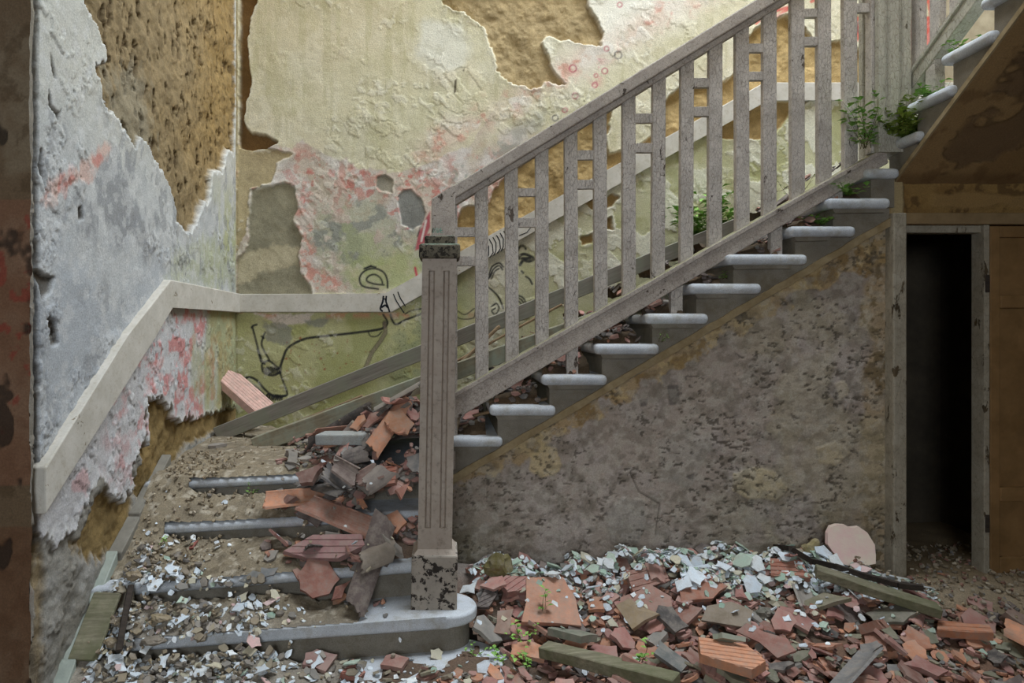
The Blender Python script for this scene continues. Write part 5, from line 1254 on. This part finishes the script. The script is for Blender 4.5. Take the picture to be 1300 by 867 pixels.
WW = {'white': 3, 'pale green': 1.6, 'pink': .4, 'cream': .6}
WZ = (.12, 2.6, 2.9, W - .07)
chips('plaster_crumbs', chips_pl(2000, WZ, wall_d, WW, .010, .05, .3), M['shard_mix'], 'white and pale green plaster crumbs along the foot of the stair wall', 'plaster crumbs')
flakes(95, WZ, wall_d, WW, .6, 1.55, ZF, .2)
def low_d(X, Y):
    if Y < 2.5: return .0 if X > -.4 else .5
    if X < -1.46: return 0
    if Y < 2.85: return 1 if X < -.7 else .25
    if Y < 3.05: return .9 if X < -.75 else .1
    return .25 if (X < -1.1 and Y < 3.3) else .02
LZ = (-1.5, .1, 2.35, 3.5)
LW = {'white': 4, 'pale green': .3, 'pink': .2, 'cream': .8}
chips('plaster_crumbs', chips_pl(1300, LZ, low_d, LW, .008, .04), M['shard_mix'], 'bluish white plaster crumbs scattered over the bottom of the lower steps', 'plaster crumbs')
GWt = {'grey': 3, 'mossy': 1, 'dark': .5}
CT['clod'] = [(140, 126, 104), (128, 116, 98), (150, 138, 116), (118, 110, 100)]
chips('grit', dropmany(480, LZ, low_d, .015, .05, {'clod': 3, 'grey': 1}, (.006, .013), .3), M['shard_mix'], 'grey and brown grit among the plaster on the bottom steps', 'grit')
flakes(60, LZ, low_d, LW, .4, 1.1, lambda X, Y: ('on the plinth ' if Y < 2.8 else 'on the first tread ') + ('by the left wall' if X < -.95 else 'in front of the sand'))
def grit_d(X, Y):
    i = int((X - GX0) / CELL); j = int((Y - GY0) / CELL)
    if sand[i, j] < H0[i, j] - .01: return 0
    return 1 if X < -1.15 and Y < 3.9 else (.3 if X < -.8 and Y < 3.6 else .08)
CT['sand'] = [(150, 133, 106), (140, 124, 100), (160, 142, 114), (132, 117, 95), (176, 162, 140)]
chips('grit', dropmany(520, (-1.5, -.35, 2.7, 4.6), grit_d, .006, .02, {'sand': 1}, (.006, .016), .4), M['shard_mix'], 'sandy clods and grit scattered over the drift on the lower steps', 'grit')
chips('grit', dropmany(900, (2.2, 3.6, 3.0, 4.3), lambda X, Y: (1 if Y > 3.3 or X > 2.6 else .2) if (Y < W - .1 or X > 2.62) else 0, .01, .03, {'sand': 3, 'red brown': .5, 'grey': .5}, (.005, .014), .4), M['shard_mix'], 'pale grit and plaster dust spread before the dark doorway', 'grit')

# ---- timbers
def timber(name, p0, p1, wd, ht, mat, label, cat='timber', cuts=14, jig=.003):
    bm = bmesh.new(); bar(bm, p0, p1, wd, ht, cuts); rough(bm, jig, 5, len(bpy.data.objects))
    bevel_all(bm, .004, 1, lambda e: True); return tag(bobj(name, bm, mat), label, cat)
timber('timber_beam', (-1.50, 4.42, .765), (1.95, 4.40, 2.15), .09, .10, M['beam_dark'], 'long dark weathered beam slanting up from the sandy landing along the back wall')
timber('timber_beam', (-1.17, 4.12, .745), (1.35, 4.10, 1.675), .085, .10, M['beam_green'], 'pale greenish beam slanting up in front of the long dark beam')
timber('lath', (-.85, 4.32, .80), (.55, 4.25, 1.42), .05, .02, M['lath'], 'thin split lath wedged between the two slanting beams', 'lath', 6)
timber('lath', (-.1, 4.28, 1.16), (.75, 4.3, 1.62), .03, .015, M['lath'], 'narrow broken lath lying behind the first balusters', 'lath', 6)
timber('lath', (.0, 4.2, 1.15), (.35, 4.3, 1.48), .025, .02, M['lath'], 'short upright splinter behind the newel post', 'lath', 4)
timber('timber_block', (-1.0, 4.52, .80), (-.55, 4.55, .98), .07, .07, M['lath'], 'short brown timber end under the long dark beam', 'timber', 4)
timber('lath', (.16, 3.87, .96), (.62, 3.92, 1.06), .03, .015, M['lath'], 'split lath lying on the second tread under the bottom rail', 'lath', 4)
def on(x, y, up=.0): X, Y, Z = hit(x, y); return (X, Y, Z + up)
def lift(a, b_, up):
    zs_ = [HG[min(GNX - 1, int((a[0] + (b_[0] - a[0]) * t - GX0) / CELL)), min(GNY - 1, int((a[1] + (b_[1] - a[1]) * t - GY0) / CELL))] - (a[2] + (b_[2] - a[2]) * t) for t in np.linspace(0, 1, 30)]
    d = float(np.percentile(zs_, 85)) + up; return (a[0], a[1], a[2] + d), (b_[0], b_[1], b_[2] + d)
a, b_ = lift(on(1036, 750), on(1192, 788), .03); timber('plank', a, b_, .10, .045, M['plank'], 'grey weathered plank lying across the right side of the heap', 'plank', 10, .006)
a, b_ = lift(on(690, 838), on(860, 880), .03); timber('plank', a, b_, .085, .05, M['plank'], 'mossy grey plank at the front edge of the heap', 'plank', 8, .006)
a, b_ = on(137, 772, .01), on(104, 846, .02); timber('board', a, b_, .12, .018, M['plank'], 'dusty grey board lying along the left skirting', 'board', 6, .003)
a, b_ = on(166, 762, .02), on(151, 836, .025); timber('stick', a, b_, .025, .02, M['stick'], 'thin dark stick lying beside the grey board', 'stick', 6, .003)
# dark branch
bm = bmesh.new(); pts = [(984, 692), (1004, 706), (1030, 722), (1060, 728), (1096, 741), (1140, 752), (1172, 757)]
pw = [Vector(on(x, y, .035)) for x, y in pts]
for i in range(len(pw) - 1): bar(bm, pw[i], pw[i + 1], .024, .026, 1)
rough(bm, .004, 12); tag(bobj('branch', bm, M['stick']), 'dark crooked branch lying above the grey plank', 'branch')

# ---- hollow brick in the corner, stone slab, plaster panel, mossy stone
po = [(-.2, -.10), (.19, -.105), (.2, .1), (-.14, .105), (-.2, .06)]
me = ridged('hollow_brick', po, .05, M['shard'], .03, .003)
xa = Vector((.76, -.10, -.62)).normalized(); ya = Vector((.18, .92, .30)); ya = (ya - xa * ya.dot(xa)).normalized(); zc = xa.cross(ya)
m = Matrix((xa, ya, zc)).transposed().to_4x4(); m.translation = Vector((XP(307, 4.66), 4.66, ZP(502, 4.66)))
make('hollow_brick', me, m, (206, 166, 152), 'pinkish grooved hollow brick leaning in the corner of the landing', 'brick')
X, Y, Z = hit(432, 563); bm = bmesh.new(); prism(bm, [(X - .13, Y - .06), (X + .13, Y - .05), (X + .16, Y + .09), (X - .10, Y + .08)], 'z', Z - .02, Z + .04); bevel_all(bm, .008, 2); rough(bm, .006, 10)
tag(bobj('stone_slab', bm, M['stone_old']), 'small pale granite slab lying on the tiles below the greenish beam', 'stone')
M['pinkpl'] = mat_plain('pink_cream_plaster', (226, 176, 176), (222, 214, 188), 4.5, .3, 40)
yq = 3.74; bm = bmesh.new()
pg = [(1045, 688), (1049, 676), (1055, 669), (1064, 666.5), (1074, 667), (1080, 670), (1091, 669), (1099, 675), (1104, 688), (1101, 700), (1098, 708), (1072, 712), (1056, 708)]
prism(bm, [(XP(a, yq), ZP(b, yq)) for a, b in pg], 'y', -.014, .014)
zb_ = min(v.co.z for v in bm.verts)
for v in bm.verts: v.co.y = yq - .09 + v.co.y + (v.co.z - zb_) * .55
tag(bobj('leaning_plaster', bm, M['pinkpl']), 'big pink and cream plaster slab leaning upright against the stair wall', 'plaster slab')
def stone(x, y, wpx, col, label, sq=(1, 1, .8), sd=0, mat=None, name='stone', grp=None, up=.3):
    X, Y, Z = hit(x, y); s = wpx * Y / F / 2; bm = bmesh.new(); bmesh.ops.create_icosphere(bm, subdivisions=3, radius=1)
    for v in bm.verts:
        n_ = mnoise.noise(v.co * 1.1 + Vector((sd, sd * 3, 1))); n2 = mnoise.noise(v.co * 3.1 + Vector((sd, 2, 1))); v.co *= 1 + .5 * n_ + .22 * n2; v.co = Vector((v.co.x * s * sq[0], v.co.y * s * sq[1], v.co.z * s * sq[2]))
    me = bpy.data.meshes.new(name); bm.to_mesh(me); bm.free(); me.materials.append(M['shard']); o = bpy.data.objects.new(name, me); COL.objects.link(o)
    o.location = (X, Y, Z + s * sq[2] * up); o.color = (*lin(col), 1); return tag(o, label, 'stone', grp)
stone(632, 728, 34, (116, 106, 66), 'mossy brown stone at the foot of the stair wall behind the newel', (1, .7, .95), 1, up=.6)
stone(1030, 690, 22, (168, 152, 110), 'tan stone lump left of the big plaster slab', (1, .7, .9), 2, up=.5)
stone(1012, 686, 18, (186, 172, 150), 'pale stone lump among the flakes by the stair wall', (1, .7, .9), 3, up=.5)
stone(970, 782, 22, (112, 108, 96), 'grey stone lump in the middle of the heap', (1.1, .8, .7), 4)
stone(170, 742, 16, (142, 126, 100), 'brown clod among plaster flakes by the thin dark stick', (1.2, .8, .7), 5)
stone(140, 818, 14, (140, 124, 98), 'brown clod beside the grey board', (1.2, .8, .8), 6)
stone(196, 835, 22, (128, 118, 104), 'flat brown clod in front of the first step', (1.3, .8, .5), 7)
stone(204, 788, 18, (150, 134, 106), 'sandy clod behind the thin dark stick', (1.2, .8, .6), 8)

# ---- plants
def plant(name, base, height, stems, leaf, label, cat='seedling', spread=.6, mat='leaf', seed=1, nl=9, stemr=.0018, droop=.3):
    r_ = random.Random(seed); root = empty(name, base, label, cat)
    sb = bmesh.new(); lb = bmesh.new(); B0 = Vector(base)
    for s in range(stems):
        d = Vector((r_.gauss(0, spread), r_.gauss(0, spread), 1)).normalized(); p = B0 + Vector((r_.gauss(0, .012), r_.gauss(0, .012), -.01)); h = height * r_.uniform(.55, 1.0); n = 6; last = None
        for i in range(n + 1):
            q = p + d * (h / n); d = (d + Vector((r_.gauss(0, .12), r_.gauss(0, .12), -droop * .12))).normalized()
            rr = stemr * (1 - .6 * i / n); ring = [sb.verts.new(p + Vector((math.cos(t) * rr, math.sin(t) * rr, 0))) for t in (0, 2.1, 4.2)]
            if last:
                for k in range(3): sb.faces.new((last[k], last[(k + 1) % 3], ring[(k + 1) % 3], ring[k]))
            last = ring
            if i >= 1:
                for k in range(max(1, nl // n)):
                    az = r_.uniform(0, 6.28); ld = Vector((math.cos(az), math.sin(az), r_.uniform(-.1, .6))).normalized(); sz = leaf * r_.uniform(.6, 1.15)
                    sd_ = ld.cross(Vector((0, 0, 1))).normalized() * sz * .33; up_ = Vector((0, 0, sz * .1)); b0 = p + ld * sz * .12
                    a_ = lb.verts.new(b0); m1_ = lb.verts.new(b0 + ld * sz * .45 + sd_ + up_); m2_ = lb.verts.new(b0 + ld * sz * .45 - sd_ + up_); mc = lb.verts.new(b0 + ld * sz * .5); t_ = lb.verts.new(b0 + ld * sz - up_)
                    lb.faces.new((a_, m1_, mc)); lb.faces.new((a_, mc, m2_)); lb.faces.new((m1_, t_, mc)); lb.faces.new((mc, t_, m2_))
            p = q
    bobj('stem', sb, M['stem'], root); o = bobj('leaves', lb, M[mat], root); o['kind'] = 'stuff'; return root
def grow(x, y, hpx, stems, leaf, label, **k):
    b0 = on(x, y); plant('seedling', b0, hpx * b0[1] / F, stems, leaf, label, **k)
grow(692, 782, 42, 2, .035, 'leafy seedling growing beside the square orange slab', seed=3, spread=.15)
grow(660, 812, 34, 5, .03, 'low green seedling clump between the plinth and the heap', seed=4)
grow(640, 838, 34, 5, .03, 'green seedling beside the rounded plinth corner', seed=5)
grow(812, 842, 46, 3, .036, 'tall seedling at the front right of the mossy plank', seed=6, spread=.3)
grow(672, 850, 30, 4, .028, 'small seedling at the front edge near the mossy plank', seed=7)
grow(602, 832, 22, 3, .02, 'tiny seedling on the plinth in front of the newel', seed=17)
grow(318, 628, 18, 3, .022, 'tiny green seedling on the third step riser', seed=8)
grow(204, 694, 14, 3, .018, 'tiny weed in the sandy slope by the left wall', seed=9)
def grow3(x, y, Y, hpx, stems, leaf, label, **k): plant(k.pop('name', 'seedling'), (XP(x, Y), Y, ZP(y, Y)), hpx * Y / F, stems, leaf, label, **k)
grow3(1076, 248, 3.84, 26, 14, .05, 'green weeds on the highest tread of the middle flight', seed=10, spread=.9, name='weed')
grow3(1038, 284, 3.88, 20, 14, .04, 'green weeds one tread below the highest of the middle flight', seed=11, spread=1.0, name='weed')
grow3(884, 305, 4.6, 66, 18, .075, 'bushy weed growing by the back wall behind the balusters', seed=12, spread=.5, nl=14, name='weed')
grow3(912, 290, 4.65, 56, 14, .07, 'second bushy weed by the back wall right of the first', seed=22, spread=.5, nl=14, name='weed')
grow3(1010, 255, 4.5, 50, 8, .03, 'thin grassy weed behind the upper balusters', seed=13, spread=.35, name='weed', mat='moss')
grow3(920, 352, 3.88, 14, 6, .026, 'small weed under the bottom rail beside a tile shard', seed=14, spread=.9, name='weed')
grow3(836, 432, 3.77, 18, 4, .018, 'fine green weed hanging on the side of a middle step', seed=15, spread=.9, name='weed')
grow3(848, 358, 4.5, 24, 3, .045, 'broad leafed weed at the back of the middle flight', seed=18, spread=.5, name='weed')
grow3(1100, 186, 3.78, 72, 10, .055, 'tall leafy weed climbing in front of the upper newel post', seed=16, spread=.35, nl=12, name='weed')
zt = EYE + 1.053
plant('weed', (2.62, 3.80, zt), .27, 70, .045, 'dense mossy weed tuft on the first tread of the upper flight', 'weed', 1.1, 'moss', 19, 18)
plant('weed', (2.60, 3.84, zt), .15, 60, .04, 'moss cushion hanging over the lowest upper step', 'weed', 1.3, 'moss', 20, 18)
plant('weed', (2.66, 3.40, zt + .332), .14, 9, .045, 'small weed on the third tread of the upper flight', 'weed', .8, 'leaf', 21, 9)
plant('weed', (2.64, 3.62, zt + .166), .13, 16, .045, 'weed sprouting beside the support post of the upper flight', 'weed', .9, 'leaf', 23, 9)
